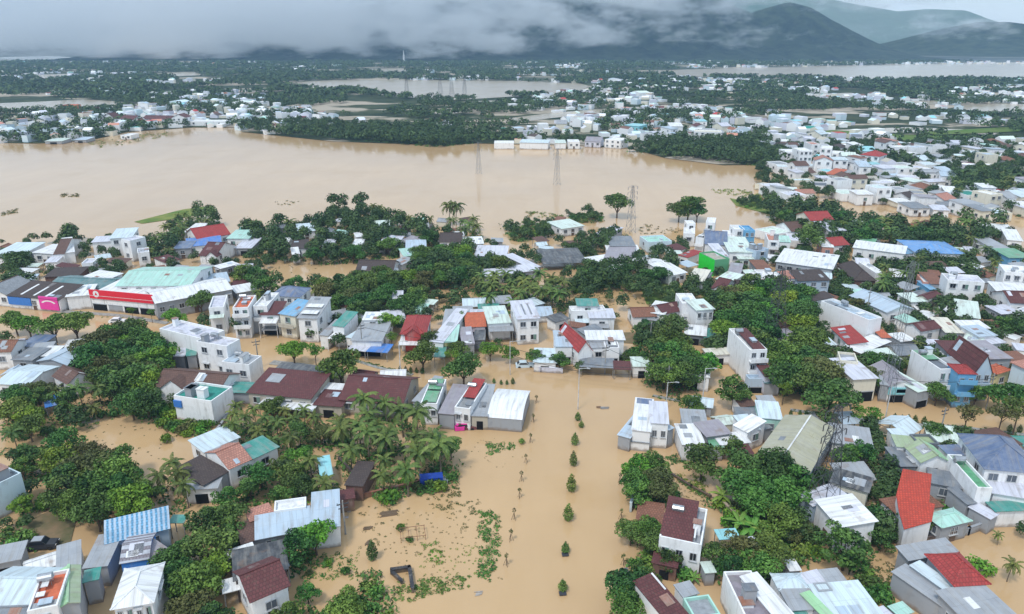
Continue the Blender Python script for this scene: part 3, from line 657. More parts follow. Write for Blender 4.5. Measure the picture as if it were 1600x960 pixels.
HOUSES = '''
-40,775 33,740 13,731 6 f G PB n | pale cyan box house / with blank side wall above leaf filled yard
-30,885 30,873 0,857 3 m G G |
-40,950 40,952 52,888 5 x PB W |
-36,990 37,987 37,935 4 x DG G |
42,957 90,947 92,893 7 f OR W P G .08 .05 .9 .22 -.1 -.1;P W .2 .55 .45 .85 .4 .4;P W .1 .35 .4 .48 .1 .1 | orange terrace house / with white parapet and clutter on its roof
90,951 123,941 126,884 6 y BG G c OG | two tone green roofed house / beside the orange terrace house
90,893 125,883 128,847 3.4 m G W n |
131,888 167,884 163,840 3.6 m G G n |
131,910 153,905 153,890 4 m T G |
178,950 237,940 237,885 6.6 h W W k 4;A DG 0 1 4 1.2 | white hipped roof villa / with arched windows and dark lower eaves
167,848 262,825 264,803 4 s SB LB r 1.0;Q | blue striped tin house / under a wide sky blue sheet roof
189,880 231,873 251,832 4.4 x PG B q;r .9 | striped tile roof house / with purple and white tile bands
236,876 262,859 284,816 4 s PG G |
240,912 254,911 253,900 3 m W G |
265,817 286,817 288,807 3 m T G a |
320,706 372,684 356,667 3.5 m PB W |
358,733 392,718 374,686 4.2 x SA W | salmon tile roofed house / between the brown shed and the teal sheet roof
318,757 355,737 333,707 3.5 m DB G |
288,765 338,762 320,741 3 m G W |
392,718 433,699 412,684 4 m T W | teal sheet roofed house / at the end of the salmon roof row
487,828 530,822 518,771 3.8 m LB W n |
402,842 485,826 474,797 3.4 m LB G | long grey blue tin house / joined to a square block by the field
428,800 478,793 480,777 4 f W W n |
392,815 427,803 424,787 3.4 m SA W |
378,850 403,843 398,815 3 m BR G |
368,906 447,888 432,851 4 m K DB n |
393,938 449,914 404,879 5 x M W r 1.6 | maroon gable cottage / set against black sheet roofs in the trees
358,873 397,860 394,850 3 m W G a |
431,890 450,884 444,870 3 m LB G a |
350,927 377,920 367,905 3 m W G a |
410,938 447,932 440,915 3 m W G |
502,745 519,742 507,716 3 m AQ G a |
540,758 566,760 528,722 3 m DB BR |
528,782 553,778 551,766 2.6 m M BR |
762,652 815,656 828,612 2.9 v W G n;r 1.3 | white vaulted end building / closing the row on the flooded boulevard
737,650 762,651 778,606 3.1 m G BE r .6 |
710,637 734,640 758,599 4.8 f G W P R .12 .38 .9 1.0 .2 .9;k 2 | red panelled white shophouse / tall and narrow in the corner row
657,631 683,632 706,594 4.8 f G W P GR .1 .08 .88 .5 .05 .15;P GR .1 .56 .88 .98 .2 .3;k 2 | green panelled white shophouse / tall with two green roof sheets
686,646 709,648 722,606 3.5 m PG G |
645,627 657,629 681,592 4 m G G |
532,624 628,631 650,590 3.5 x M BE P G .0 .42 1 .56 .95 1.05 | long maroon shed house / with a pale ridge strip above the palms
388,613 485,623 500,592 4 s M BE r 1.2;P G .12 .45 .35 .8 .75 1.15 | wide maroon roofed house / with grey patch beside the flooded lane
422,586 503,594 506,576 4.5 m K DB n |
405,634 487,642 489,624 2.6 m W G a |
492,632 533,635 536,614 3 m M BE |
500,613 540,616 542,603 3.2 m W G |
271,619 330,628 362,605 5.5 f T W n;S B .0 .2 3 4.4 | teal decked white box house / with blue and red sign boards on its side
240,603 340,612 350,582 4 x BR W G W .32 2.8 1.9 | brown tiled bungalow / with white front gable under the white block
249,514 318,531 334,513 8 f LV W n | white rear tower block / with bare side walls over the dark trees
306,534 354,542 364,529 8.6 f LV W k 2;b | white stepped roof block / with small square windows by the highway
346,566 389,571 400,556 5.4 f G W k 2;P LB .0 .1 .45 .9 .1 .1;P G .5 .1 .98 .9 .1 .1 | white glazed annex / with two grey decks below the white block
272,557 287,557 293,546 4 m LV DG |
292,557 306,555 305,545 4 m T G |
-42,459 14,462 32,443 4.2 y BR W c G |
12,462 92,469 116,452 4.5 s DB W r 1.4;S B .0 .45 1.2 3.4;S PK .62 .98 .6 4.3;P W .2 .1 .24 .9 .35 1.35;P W .45 .1 .49 .9 .35 1.35;P W .68 .1 .72 .9 .35 1.35 | brown roofed shop hall / with blue board and pink arched sign board
75,447 165,451 182,434 4.5 x DT G r 1 | long dark teal shed / behind the brown roofed shop hall
133,432 169,437 182,428 5 m W W |
141,461 240,470 258,440 5.4 m W W g;S CR .0 1.0 3.5 6.0;k 0;b | showroom with crimson fascia / white front and pillars on the highway
104,464 140,461 150,447 5 m W W n |
244,474 362,452 335,436 6 x W G w;r 1.2;k 8 | white warehouse / with low ridge behind the crimson showroom
182,447 296,446 348,417 7 x MT W w;r 1.6;P G .18 .05 .5 .35 .15 1.1 | mint roofed warehouse / with a grey skylight strip
345,420 372,413 370,408 4 m W G |
305,447 358,440 362,427 4 m LB G |
326,482 350,480 354,462 8 f LV W;A PM .0 .95 5.4 1.6 |
363,482 388,481 398,462 9 f OR W k 2;L W 0 1 3;L W 0 1 6 | terracotta decked townhouse / white with balconies on the highway
395,479 417,479 413,458 8 f W W |
408,492 435,492 438,478 6 s M W A W 0 1 4.4 2.4;g |
390,496 407,496 412,483 5 m G G g |
437,490 461,494 471,476 7 s SB C L BE 0 1 3.2;k 1 | sky blue roofed shophouse / narrow and cream in the highway row
424,462 468,464 486,451 7 h N W k 4 | slate hip roofed villa / white two storey house behind the highway row
466,497 495,498 507,475 7 s G W P W .05 .1 .95 .3 .8 .9;P W .05 .45 .95 .65 1.2 1.3 | louvred white townhouse / with pale side wall on the highway
500,524 512,525 521,502 4 m G W |
520,509 537,511 548,494 6 s T W A W 0 1 3.6 3 | narrow teal roofed shophouse / with white awning on the highway
541,527 558,531 564,503 4 m PB W g |
550,532 595,533 591,501 4.4 m G W g | broad grey roofed shop / above the blue tarpaulin canopy
568,500 596,500 593,490 6 m W W |
574,549 604,551 603,540 2.6 m B W a | bright blue canopy / along the highway edge
545,546 570,549 569,538 2.6 m LV W a |
627,522 664,522 664,494 5 h R W G R .5 1.9 1.5 | red hip roofed house / with white front gable on the highway row
625,539 657,539 660,526 3 m W W a |
672,534 692,536 689,486 4.5 m LV W n |
691,511 712,511 710,487 4.5 m G G n |
692,535 713,535 713,511 4.4 m MT Y | mint roofed yellow shop / with teal tarpaulin beside it
679,558 694,558 694,541 2.8 m T G a |
723,539 741,538 738,514 3.6 m PG G |
741,532 757,532 756,518 3.2 m K DG |
729,511 758,510 760,496 4 s OR W r 1.2 | orange tiled house / between grey sheet roofs on the highway row
735,497 766,497 768,486 4 m LV G |
733,519 757,518 758,510 3.4 m PG G |
764,506 797,504 796,481 5 m PM W n | pale mint roofed hall / beside the tall white townhouse
766,518 801,517 800,506 3.8 m G DG a |
809,499 842,497 836,474 7.5 s LV W r .8;k 2;P DG .4 .2 .47 .8 .35 .8;P DG .7 .2 .77 .8 .35 .8 | tall white townhouse / with four dark windows facing the highway
868,542 894,542 889,520 5 m LB W g |
904,550 925,547 902,516 5 y R W r 2.2;g | steep red roofed house / with white arched front on the highway
925,544 946,543 937,529 4.5 m G W |
946,544 968,544 961,528 5 f LV W g |
918,531 975,531 973,519 5.4 m W W n |
908,573 958,575 957,563 2.6 m DG G a |
960,577 985,578 985,567 2.6 m M G a |
835,566 868,567 866,548 2.6 m PB W |
868,504 888,498 884,490 3 s K W |
893,487 947,485 945,477 5 f W W |
922,497 960,497 951,485 4.4 m LV W |
903,478 934,478 929,469 6 m T W | small teal topped house / on the white bungalow behind the palms
990,495 1024,494 1016,481 3.5 x BK W |
1037,490 1066,485 1060,471 4 x M W | dark maroon roofed house / in the walled garden by the white block
1012,488 1037,492 1030,474 4 m W W |
1066,475 1092,475 1098,459 7 f W W |
1089,485 1115,483 1112,469 7.5 m PM W k 3 | white three window block / pale mint roofed above the garden trees
1071,522 1102,525 1099,512 3 m W DG |
1101,528 1124,526 1119,514 2.6 m T G a |
990,573 1016,573 1014,560 3 m PM W g |
1091,588 1108,590 1107,574 3.6 h W W | little white kiosk / with pyramid roof at the highway edge
1107,555 1142,553 1138,545 3 m C W |
1172,548 1199,547 1174,513 9 f W W P M .25 .0 .95 .9 .1 .6;k 2;L W 0 1 5.6;L W 0 1 2.9;b | tall white corner house / with sloping maroon roof and balconies
1196,589 1212,588 1199,571 4.5 s M LV |
1170,593 1194,593 1196,586 3.4 f LB LB g |
1195,599 1218,600 1218,590 3 m DT G g |
1216,533 1255,529 1250,512 3 h PG BE |
1240,536 1258,535 1252,527 2.6 m BE G |
1248,439 1296,438 1295,427 7 s DB LB k 3 | light blue walled house / with long dark brown roof
1264,472 1302,464 1296,457 6 s DB W |
1283,471 1358,501 1379,497 8 f LB W k 0;P DG .05 .1 .25 .5 .1 .1;P DG .3 .05 .5 .3 .1 .1 | long white slab house / four rows deep above the red lean-to
1300,513 1326,538 1339,525 4 s R W | red lean-to house / against the long white slab house
1345,552 1390,534 1375,521 3.5 m W W a |
1378,528 1392,528 1388,517 4 m OR G |
1172,444 1197,446 1200,428 6 f W W |
1187,431 1212,431 1210,422 5 f W W |
1231,436 1248,435 1247,424 7 m SA W |
1215,441 1232,441 1230,426 6 f W W |
1184,421 1205,421 1205,409 4 m BK G |
1146,451 1166,453 1166,441 3.6 x DB W |
1168,471 1180,467 1176,459 3 m BK G |
1213,409 1300,421 1310,403 5 m W G w;k 6 | long white tin warehouse / beside the row of lime and white houses
1481,438 1539,442 1541,432 9 f LV W k 3 | pale four storey block / with scattered small windows by the muddy lane
1495,493 1530,498 1534,477 4 m PM W |
1455,444 1478,445 1484,430 5 m BK G |
1442,441 1455,442 1455,431 5 f W SA |
1453,453 1463,453 1463,441 4 m SB SB | bright blue shed / small beside the pale four storey block
1449,467 1469,460 1463,453 5 x M C | cream house / with small maroon roof behind the dark round tree
1386,488 1427,483 1392,455 4.5 y LB W r 1.3 | broad grey blue gable hall / beside the slender mast
1424,472 1447,471 1446,459 4 m PM W |
1439,517 1469,512 1462,499 4.5 x M W | maroon tiled white house / below the cream long roof
1478,520 1505,521 1486,500 4 m C G |
1508,513 1545,513 1540,503 5 m W W |
1530,526 1556,524 1550,509 5 m LB W |
1504,534 1532,540 1521,520 4 m PM W |
1536,539 1570,535 1560,525 4 m LV W |
1449,539 1475,539 1473,532 3 m LV G |
1313,564 1341,567 1338,553 6.4 f G C |
1334,593 1370,591 1364,561 5.5 m LV C k 3;g | cream house with lavender roof / facing the highway median hedge
1376,601 1389,603 1392,573 4 m G G g |
1389,603 1430,603 1408,574 4 y PG W r 1.4;S AQ 0 1 1.9 3.4;S GR .3 .7 2.3 3.1;g | aqua fronted shop / with green lettered board and grey gable
1434,613 1453,609 1431,576 4 m PM G g | narrow mint grey shop / with closed shutter beside the aqua front
1469,578 1493,577 1473,546 7.5 f DG W P GR .08 .5 .95 .98 .1 .2;k 2;L W 0 1 3;b | white slant walled townhouse / with green rear roof sheet
1495,574 1518,570 1506,556 6.4 m G G |
1498,584 1526,585 1524,571 8 h R SB k 2;L SB 0 1 3;L SB 0 1 5.6 | sky blue balcony house / with little red hipped roof
1524,581 1550,581 1545,550 7 y M LB r 3.6;k 2;L LB 0 1 3.4 | pale blue gable fronted house / beside the sky blue balcony house
1487,556 1518,557 1515,537 5 m M G |
1548,561 1580,560 1568,535 5 m PG G |
1557,584 1578,578 1570,566 5 h OR Y | orange hip roofed yellow house / at the row end
1582,567 1612,581 1620,553 8 m SA PB n |
1580,473 1612,474 1612,458 5 x M W |
1558,455 1612,459 1606,447 6 m W W |
1570,425 1612,429 1612,418 9 f W W k 3 |
1565,491 1595,489 1590,477 3.4 m LV G |
1588,484 1612,491 1612,474 5 f LV W |
1334,387 1413,397 1413,387 6.4 m W W k 4 | long plain white house / with few windows before the blue school
1432,395 1507,397 1506,378 6 h BB W k 9;r 1.6 | bright blue roofed school / with a row of white pillars
1413,397 1432,395 1438,382 5 m SB W |
1303,384 1326,382 1323,371 5 x R W | red gabled white cottage / behind the long white tin warehouse
1285,386 1303,387 1300,376 5 m W SA |
1335,438 1368,439 1367,416 4 h DB BR r 2.4 | big dark brown pyramid roof house / by the muddy clearing
1368,427 1382,427 1384,410 5 f W W |
1340,382 1362,385 1360,375 4 m GR W |
1325,353 1350,355 1345,346 4 m PM W |
1342,362 1360,362 1358,356 3.4 m GR W |
1414,356 1432,355 1430,344 4 h OR C | orange hip roofed house / half hidden in the eastern grove
1444,359 1472,353 1468,341 4 h BK W | rusty brown hip roofed house / beside the orange one in the grove
1527,359 1585,363 1580,354 4 m W G |
1553,389 1578,389 1577,375 5 m G W |
1575,375 1597,377 1592,363 5 m W W |
1577,403 1612,403 1611,391 5 m GR SB |
1013,379 1050,377 1048,367 5 f MT PB k 1 | pale blue house with mint strip / near the lake shore pylon
1047,431 1072,426 1046,395 4 x W W r 1.2 | long white diagonal shed / running down from the shore
1075,438 1098,441 1090,423 4 m C W |
1060,399 1075,403 1070,389 3.6 m R W |
1068,365 1086,366 1088,357 6 f W W |
1074,350 1087,350 1088,345 8 f W W |
1103,348 1117,349 1118,341 9 f W W | slim white tower house / on the lake shore with dark windows
1087,371 1100,373 1103,364 7 f W W |
1102,381 1135,383 1132,366 6 x N W |
1093,395 1117,407 1124,397 6.6 f BE GR n;F LG 1 | lime green walled house / with bright side wall and beige deck
1122,401 1138,401 1137,384 6 m LV W |
1140,394 1178,395 1174,375 6 m PM W |
1155,405 1177,405 1176,394 4 m PM PM |
1148,359 1164,359 1164,352 8 f W W |
1164,361 1180,361 1180,353 8 f SB SB k 2 | blue walled tower house / on the lake shore
1130,370 1147,371 1147,363 5 m W W |
1182,393 1201,389 1205,380 7 f LV LB |
1200,376 1218,377 1218,366 7 f SA W |
1218,378 1235,379 1235,371 6 m MT W |
1137,429 1156,431 1157,415 4 m PG G |
1120,436 1143,441 1138,427 4 m PM W |
1112,450 1130,454 1131,437 4.5 x M W G W .7 1.8 1.4 | maroon gabled house / below the lime green walls
1092,433 1106,435 1100,426 3.6 m DG G |
985,690 1014,693 1017,672 1.9 m DG W n | grey decked front block / of the lone white house on the flooded corner
988,672 1016,675 1019,627 4.4 m W W n;P N .05 .82 .95 .99 .35 .45;r .3 | lone white corner house / standing alone in the flooded junction
1017,661 1044,663 1046,632 5.4 m LV W k 2;r .3 |
966,680 984,685 990,648 3 m LB G n |
1045,672 1052,669 1053,650 4 m LB G |
1069,664 1104,666 1108,645 3.5 m G G n |
1067,695 1101,695 1102,666 3.5 m W W | square white roof house / at the junction corner by the round tree
1105,682 1140,677 1150,655 4 m PG G n | grey plank roofed house / with broken roof sheets
1110,698 1130,699 1127,685 3 m GR G |
1127,695 1170,691 1165,677 3.2 m W G |
1147,665 1168,676 1150,642 4.4 s W W |
1166,673 1187,671 1180,649 4 m PB W |
1150,647 1182,649 1182,640 3 m DG G |
1187,653 1222,656 1231,633 4.4 m PB MT | pale blue roofed shed house / with green edge beside the khaki warehouse
1190,672 1205,669 1216,655 3 m DG G |
1160,712 1178,711 1190,695 3 m M BR |
1182,714 1262,739 1298,669 5 y OL G w;r 1.2;P W .485 .0 .515 1 1.4 1.4 | khaki warehouse / with a white ridge strip beside the highway
1301,691 1362,700 1362,674 3.5 m G W | grey slab roofed house / between the khaki warehouse and a dirt path
1300,753 1355,769 1361,750 4.5 m K C |
1277,783 1312,823 1349,800 5 m W W k 0;r .5 | white angular metal house / beside the big lattice tower
1247,773 1270,791 1288,752 3.6 m LV LB n |
1400,684 1424,683 1424,671 4 m PB W |
1402,698 1432,701 1428,685 4.5 m OG W |
1408,729 1432,729 1430,702 3.5 m DG DG |
1436,694 1468,694 1460,679 5 f OG DG n | olive decked block / with dark parapet by the highway hedge
1440,721 1482,720 1478,697 5 y OG W c BG;r 1.2 | green twin roofed house / behind the red slab roof
1455,754 1500,763 1489,742 3.5 m DG G |
1511,788 1524,786 1506,762 3.5 m DG G |
1472,823 1514,813 1490,796 3.4 h MT G | mint hip roofed house / beside the red slab roof
1527,763 1551,764 1511,712 6 f GR W k 1;b | white house with green deck / long and narrow below the blue villa
1540,732 1628,740 1622,690 7 h N W k 3;r 2.6 | blue hipped villa / with the widest blue roof by the highway
1553,770 1614,780 1614,750 4.5 m LV W |
1556,798 1614,796 1614,785 3.3 m T W n | white road wall building / with teal roof at the lane
1483,712 1512,711 1508,697 5 m N W |
1547,811 1559,804 1530,786 3 m LV G |
1420,874 1493,861 1476,847 4 m G G r .3 |
1494,963 1514,950 1442,872 3.2 m G G n |
1480,925 1494,918 1456,872 4 m PB G n |
1492,914 1542,911 1500,866 5 h R G r 1.8 | red hipped house / between grey sheet roofs in the corner
1513,973 1581,958 1541,915 4.4 m G G r .4 | wide grey tin roofed house / in front of the red hipped house
1030,839 1096,853 1127,801 5.4 f G W k 3;P M .0 .03 .78 .5 .05 1.1;P M .0 .53 .78 1.0 .15 1.2;P W .8 .06 .84 .5 .7 1.0 | maroon twin roofed villa / white, beside the flooded boulevard
995,813 1034,819 1051,793 2.6 m BK BE |
1020,879 1057,887 1057,872 2.6 m M BR |
1125,843 1155,841 1153,828 2.6 m AQ G a |
1170,858 1189,857 1182,841 2.6 m LV G |
1103,895 1117,894 1110,880 2.4 m PM G |
1047,977 1076,963 1042,899 4 s M W r 1.2;P W .9 .6 .98 1 1.0 1.5 | dark maroon lean-to house / cut by the lower edge beside mint frame roof
1068,933 1090,927 1076,911 3.4 m G W |
1085,967 1126,961 1107,930 4 f G MT n | grey deck with mint rim / beside the dark maroon lean-to house
1166,969 1213,967 1164,893 5 f PG W n | purple grey decked long house / between white parapets in the corner row
1213,967 1238,960 1196,896 4.9 m W W n |
1219,923 1266,922 1248,897 4.5 h PB W n |
1238,952 1289,949 1264,922 4.4 m G W n |
1240,972 1266,970 1262,952 4 m T G n |
1291,968 1303,964 1273,925 4.5 m BG G n | bright green strip roof / between two pale sheet roofs
1266,917 1293,910 1276,893 4.5 m LV G n |
1297,915 1324,912 1306,891 4.5 m G M n |
1279,925 1301,923 1299,911 4.8 f PG G n |
1303,970 1378,963 1328,914 4.4 m PB G n | wide pale blue tin roof house / biggest in the corner row
1405,963 1425,956 1410,944 3 m MT G |
1378,969 1395,963 1388,955 3 m LV G |
1235,892 1250,891 1239,877 2.5 m W G |
878,358 912,353 922,340 4 m PM W | pale mint barn / on the lake shore beside trees
930,366 947,369 938,353 4 m LV G |
860,351 874,352 873,341 3.4 m BK BR |
850,413 917,410 908,391 3 m K DG a;n | black shade net roof / stretched in the middle grove
830,420 844,417 820,396 3.6 m LV G |
788,429 842,422 838,413 3.6 m LV G | long white L shaped shed / beside the black shade net
758,432 788,430 786,421 3.4 m LV G |
742,400 790,401 780,387 4 m LV W |
955,385 992,385 990,372 5 m DG W |
950,393 999,393 997,385 3.6 m W W |
930,412 962,407 958,398 3.4 m W W |
945,403 985,406 975,388 4 m PG W | purple grey roofed house / by the dark hedge grove
466,363 492,361 502,350 4 m PB W |
585,355 610,354 612,346 4 m PM W |
355,373 388,373 383,362 5 m MT W | mint roofed shore house / near the red shore house
368,388 392,388 390,374 3.4 m LV G |
436,380 449,380 447,373 3.4 m W W |
557,371 568,370 567,364 3.4 m W W |
548,386 563,386 560,376 3.4 m W W |
502,385 518,385 516,376 3.4 m LV W |
455,389 478,388 475,377 4 m DB W |
457,398 468,397 467,388 4 m W W |
590,383 618,384 622,371 4 m LV W |
624,378 644,381 640,370 4 m PG G |
635,390 665,389 672,377 4 m LB W |
632,401 663,398 660,388 3.6 m MT W |
612,411 628,414 625,402 3.5 m G W |
556,426 612,427 606,410 4 x DB W | dark brown long house / deep in the middle grove
602,431 622,430 620,421 3.2 m W W |
687,378 720,378 716,367 4 x DB W | dark roofed white shore house / by the palm shore
727,382 755,381 752,372 4 m W W |
-20,403 25,403 40,383 5 m PB W |
52,395 84,397 80,384 5 m W W |
84,398 100,397 104,375 5 x BR W | brown ridge shore house / between two white houses
100,396 116,394 120,374 5 m W W |
70,411 88,410 93,397 3.6 m LV W |
144,379 196,376 199,369 6 m LV W k 2 | wide white shore house / with two blank storeys
172,373 205,371 210,359 8 m PB W |
203,377 227,371 230,364 9 f LV W |
215,396 233,394 232,387 6 f LV W k 1 |
127,412 145,411 145,404 5 f LV W |
70,433 122,431 122,420 3.5 m DB BR |
309,374 359,366 357,353 5 x R W | red shore house / with white gables near the lake
292,386 345,381 342,371 4.5 m B W | royal blue roofed house / before the red shore house
272,389 297,388 297,379 4.5 m N G |
312,399 336,400 336,382 4.5 x M W G W .8 1.8 1.4 | maroon gabled shore house / facing the mint warehouse
259,411 280,406 280,396 3.6 m M W |
287,364 305,364 303,352 4 m W W |
-15,550 16,549 22,532 5 x BK W | rusty red roofed house / at the highway edge with white gable
30,541 60,542 68,526 3.6 m N G |
48,550 78,547 75,537 3.6 m G G |
20,562 50,563 52,546 3.6 m DG G |
56,557 80,557 98,543 3.6 m W G |
105,570 145,550 130,531 3.6 x LB G r .9 | long grey blue ridge shed / beside the dark round trees
-5,599 42,602 68,572 4 x PB W r .8 | pale blue gable hall / among palms by the bank
84,587 106,599 128,580 4 x BR W r 1.4 | brown gabled house / half hidden by coconut palms
72,637 98,631 100,616 2.4 m B G a | crumpled blue tarpaulin canopy / in the palm grove
772,224 803,224 803,214 5 f W W n | white lakeside block / at the far waterline
812,223 856,224 856,211 5.4 m PB W n | pale blue lakeside hall / widest on the far waterline
868,224 884,224 886,211 5 m PM W n |
888,222 906,222 906,213 6 f W W |
914,221 938,222 936,210 5 x PG LV | purple grey lakeside house / with white gable end
945,218 970,220 968,208 7 f W W |
1085,206 1128,207 1126,196 8 f C W k 5 | cream four storey school / beyond the shore trees
1088,190 1105,190 1104,184 5 m AQ W |
976,196 998,198 997,188 6 m AQ AQ |
1228,238 1250,238 1250,222 9 f W W |
1250,236 1270,236 1268,218 12 f W W k 3 | white stepped apartment block / beside the church like tower
1282,232 1300,233 1300,212 15 f W W k 2 | church like white tower / tallest among the far houses
1268,226 1283,226 1283,208 11 f SA W |
1300,240 1318,241 1318,228 7 f W W |
1345,242 1374,245 1373,233 8 h R W k 3 | red hip roofed white villa / in the far town
1290,272 1308,274 1306,266 5 m OR W |
158,187 182,187 180,175 4 y M W r 5;g | red roofed pagoda hall / white gable among the far trees
186,186 208,187 206,174 7 x M W |
222,186 268,187 266,174 4 x M W k 3 | maroon long temple hall / on the far lake shore
268,184 290,184 290,170 9 y M W r 2.5 | tall red and white temple / on the far lake shore
292,190 352,190 348,174 5 f W W k 3 | white temple annex / widest building on the far shore
95,165 116,165 115,158 7 f OR OR | orange far building / alone beyond the lake
70,221 96,221 95,214 2.6 m PM G |
116,219 134,219 134,212 2.6 m LB G |
188,212 204,212 203,205 4 f W W |
'''
def build_houses():
    for ln in HOUSES.strip().split('\n'):
        body, _, lab = ln.partition('|')
        t = body.split(None, 7); A, B, C = (tuple(map(float, q.split(','))) for q in t[:3])
        opts = t[7].strip() if len(t) > 7 else ''
        wc = t[6]
        if ';' in wc: wc, _, r_ = wc.partition(';'); opts = r_ + ' ' + opts
        lab = lab.strip() or None
        z = float(t[3]); my = (A[1] + B[1]) / 2; z = z * (.80 if my < 470 else .9 if my < 560 else .94); t[3] = str(z)
        nm = 'shophouse' if lab and 'shophouse' in lab else None
        mid = (A[1] + B[1]) / 2
        r = house(A, B, C, float(t[3]), t[4], t[5], wc, opts, lab, nm, detail=mid > 160)
        if lab and t[4] == 'f' and mid > 400 and 'n' not in opts.split(';')[0].split():
            tank(r, .3, .75, float(t[3]) - .35, 'steel water tank on the roof of the ' + lab.partition('/')[0].strip())
build_houses()

ROADPX = [P2(q) for q in ('90,480 250,490 430,522 560,550 760,578 1000,590 1200,610 1400,630 1620,640 1620,700 1180,645 1000,625 760,600 560,572 420,560 240,508 90,494','820,590 1010,600 990,980 600,980 700,740 690,690 830,670')]
# small sheds, lean-tos and shelters squeezed between the houses
random.seed(31)
for poly, n in (('1110,400 1600,400 1600,600 1320,600 1110,480', 62), ('0,390 240,400 420,440 400,470 0,450', 14), ('430,470 800,480 980,520 980,560 620,540 430,510', 20), ('380,350 760,350 760,385 380,395', 16),
                ('0,540 180,545 130,600 0,595', 8), ('1200,660 1600,700 1600,830 1280,830', 12), ('0,890 250,880 250,960 0,960', 8), ('740,385 1060,385 1080,440 900,430', 10), ('380,590 650,600 640,650 380,640', 6), ('1060,640 1200,650 1190,720 1070,710', 6)):
    PW = [(at(*q).x, at(*q).y) for q in P2(poly)]; xs = [p[0] for p in PW]; ys = [p[1] for p in PW]; k = t = 0
    while k < n and t < 900:
        t += 1; x, y = random.uniform(min(xs), max(xs)), random.uniform(min(ys), max(ys)); w, d = random.uniform(3, 6), random.uniform(3, 6)
        if not inside(x, y, PW) or on_house(x, y, max(w, d) * .62) or any(inside(*project((x, y, 0)), q) or inside(*project((x, y - 3, 0)), q) for q in ROADPX): continue
        make_house(x, y, random.choice([.1, .25, 1.6, -.3, .6]), w, d, random.uniform(1.8, 2.9), random.choice('mmsx'), random.choice(['W', 'W', 'PB', 'LV', 'G', 'G', 'LB', 'PM', 'M', 'BR', 'BK', 'MT', 'T', 'DG']), random.choice('WGGC'), random.choice(['', '', '', 'a']), None, None, False); k += 1
# ------------------------------------------------------------------ foliage
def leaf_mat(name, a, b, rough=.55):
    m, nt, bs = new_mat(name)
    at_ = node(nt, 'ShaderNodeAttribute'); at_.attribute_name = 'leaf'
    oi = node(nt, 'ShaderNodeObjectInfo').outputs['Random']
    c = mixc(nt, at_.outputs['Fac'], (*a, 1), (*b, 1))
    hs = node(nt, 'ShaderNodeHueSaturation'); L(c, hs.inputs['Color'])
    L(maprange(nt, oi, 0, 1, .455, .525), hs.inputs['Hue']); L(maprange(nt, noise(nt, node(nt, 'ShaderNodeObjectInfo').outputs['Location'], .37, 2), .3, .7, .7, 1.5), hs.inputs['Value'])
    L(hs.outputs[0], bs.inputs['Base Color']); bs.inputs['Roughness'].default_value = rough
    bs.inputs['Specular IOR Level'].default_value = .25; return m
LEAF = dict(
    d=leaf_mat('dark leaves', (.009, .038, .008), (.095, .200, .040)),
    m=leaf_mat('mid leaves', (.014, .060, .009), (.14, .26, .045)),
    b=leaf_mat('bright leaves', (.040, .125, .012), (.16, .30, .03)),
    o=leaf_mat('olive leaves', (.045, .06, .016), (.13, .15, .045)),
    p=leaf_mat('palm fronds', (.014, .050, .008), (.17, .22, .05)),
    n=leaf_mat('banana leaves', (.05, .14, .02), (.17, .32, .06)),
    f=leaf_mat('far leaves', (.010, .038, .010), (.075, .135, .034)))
SHADE = dict(d='dark green', m='mid green', b='bright green', o='olive green')
BARK = plain('bark', (.16, .12, .085), .9, spec=.1)
PBARK = plain('palm bark', (.24, .20, .15), .9, spec=.1)
STEM = plain('green stem', (.16, .2, .07), .7)

def quads_mesh(name, P, N, S, col, mat, aspect=.62):
    """leaf clumps: centre P, normal N, half size S, tone col -> one mesh of bent leaf quads"""
    n = len(P); N = N / np.linalg.norm(N, axis=1, keepdims=True)
    ref = rng.normal(size=(n, 3)); A = np.cross(N, ref); A /= np.linalg.norm(A, axis=1, keepdims=True); B = np.cross(N, A)
    S = S[:, None]
    v = np.stack([P - A * S, P - B * S * aspect + N * S * .12, P + A * S - N * S * .15, P + B * S * aspect + N * S * .12], 1).reshape(-1, 3)
    me = bpy.data.meshes.new(name)
    me.vertices.add(4 * n); me.vertices.foreach_set('co', v.ravel())
    me.loops.add(4 * n); me.loops.foreach_set('vertex_index', np.arange(4 * n, dtype=np.int32))
    me.polygons.add(n); me.polygons.foreach_set('loop_start', np.arange(0, 4 * n, 4, dtype=np.int32))
    try: me.polygons.foreach_set('loop_total', np.full(n, 4, np.int32))
    except Exception: pass
    a = me.attributes.new('leaf', 'FLOAT', 'FACE'); a.data.foreach_set('value', np.clip(col, 0, 1).astype(np.float32))
    me.materials.append(mat); me.update(calc_edges=True); me.validate(); return me

def blob_leaves(lobes, n_per, size, drop=.25):
    """points on the outside of several lobes (centre, radii): positions, normals, sizes, tones"""
    P, N, S, Cc = [], [], [], []
    for c, r, in lobes:
        k = int(n_per * (r[0] * r[1] * r[2]) ** (2 / 3)) + 6
        u = rng.normal(size=(k * 2, 3)); u /= np.linalg.norm(u, axis=1, keepdims=True)
        u = u[u[:, 2] > -drop - rng.random(len(u)) * .5][:k]
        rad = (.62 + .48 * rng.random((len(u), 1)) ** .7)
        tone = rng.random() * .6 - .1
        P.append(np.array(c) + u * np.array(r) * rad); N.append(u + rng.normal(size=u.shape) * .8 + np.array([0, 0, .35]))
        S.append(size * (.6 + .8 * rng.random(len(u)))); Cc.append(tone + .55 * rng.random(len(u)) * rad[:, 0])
    return np.concatenate(P), np.concatenate(N), np.concatenate(S), np.concatenate(Cc)

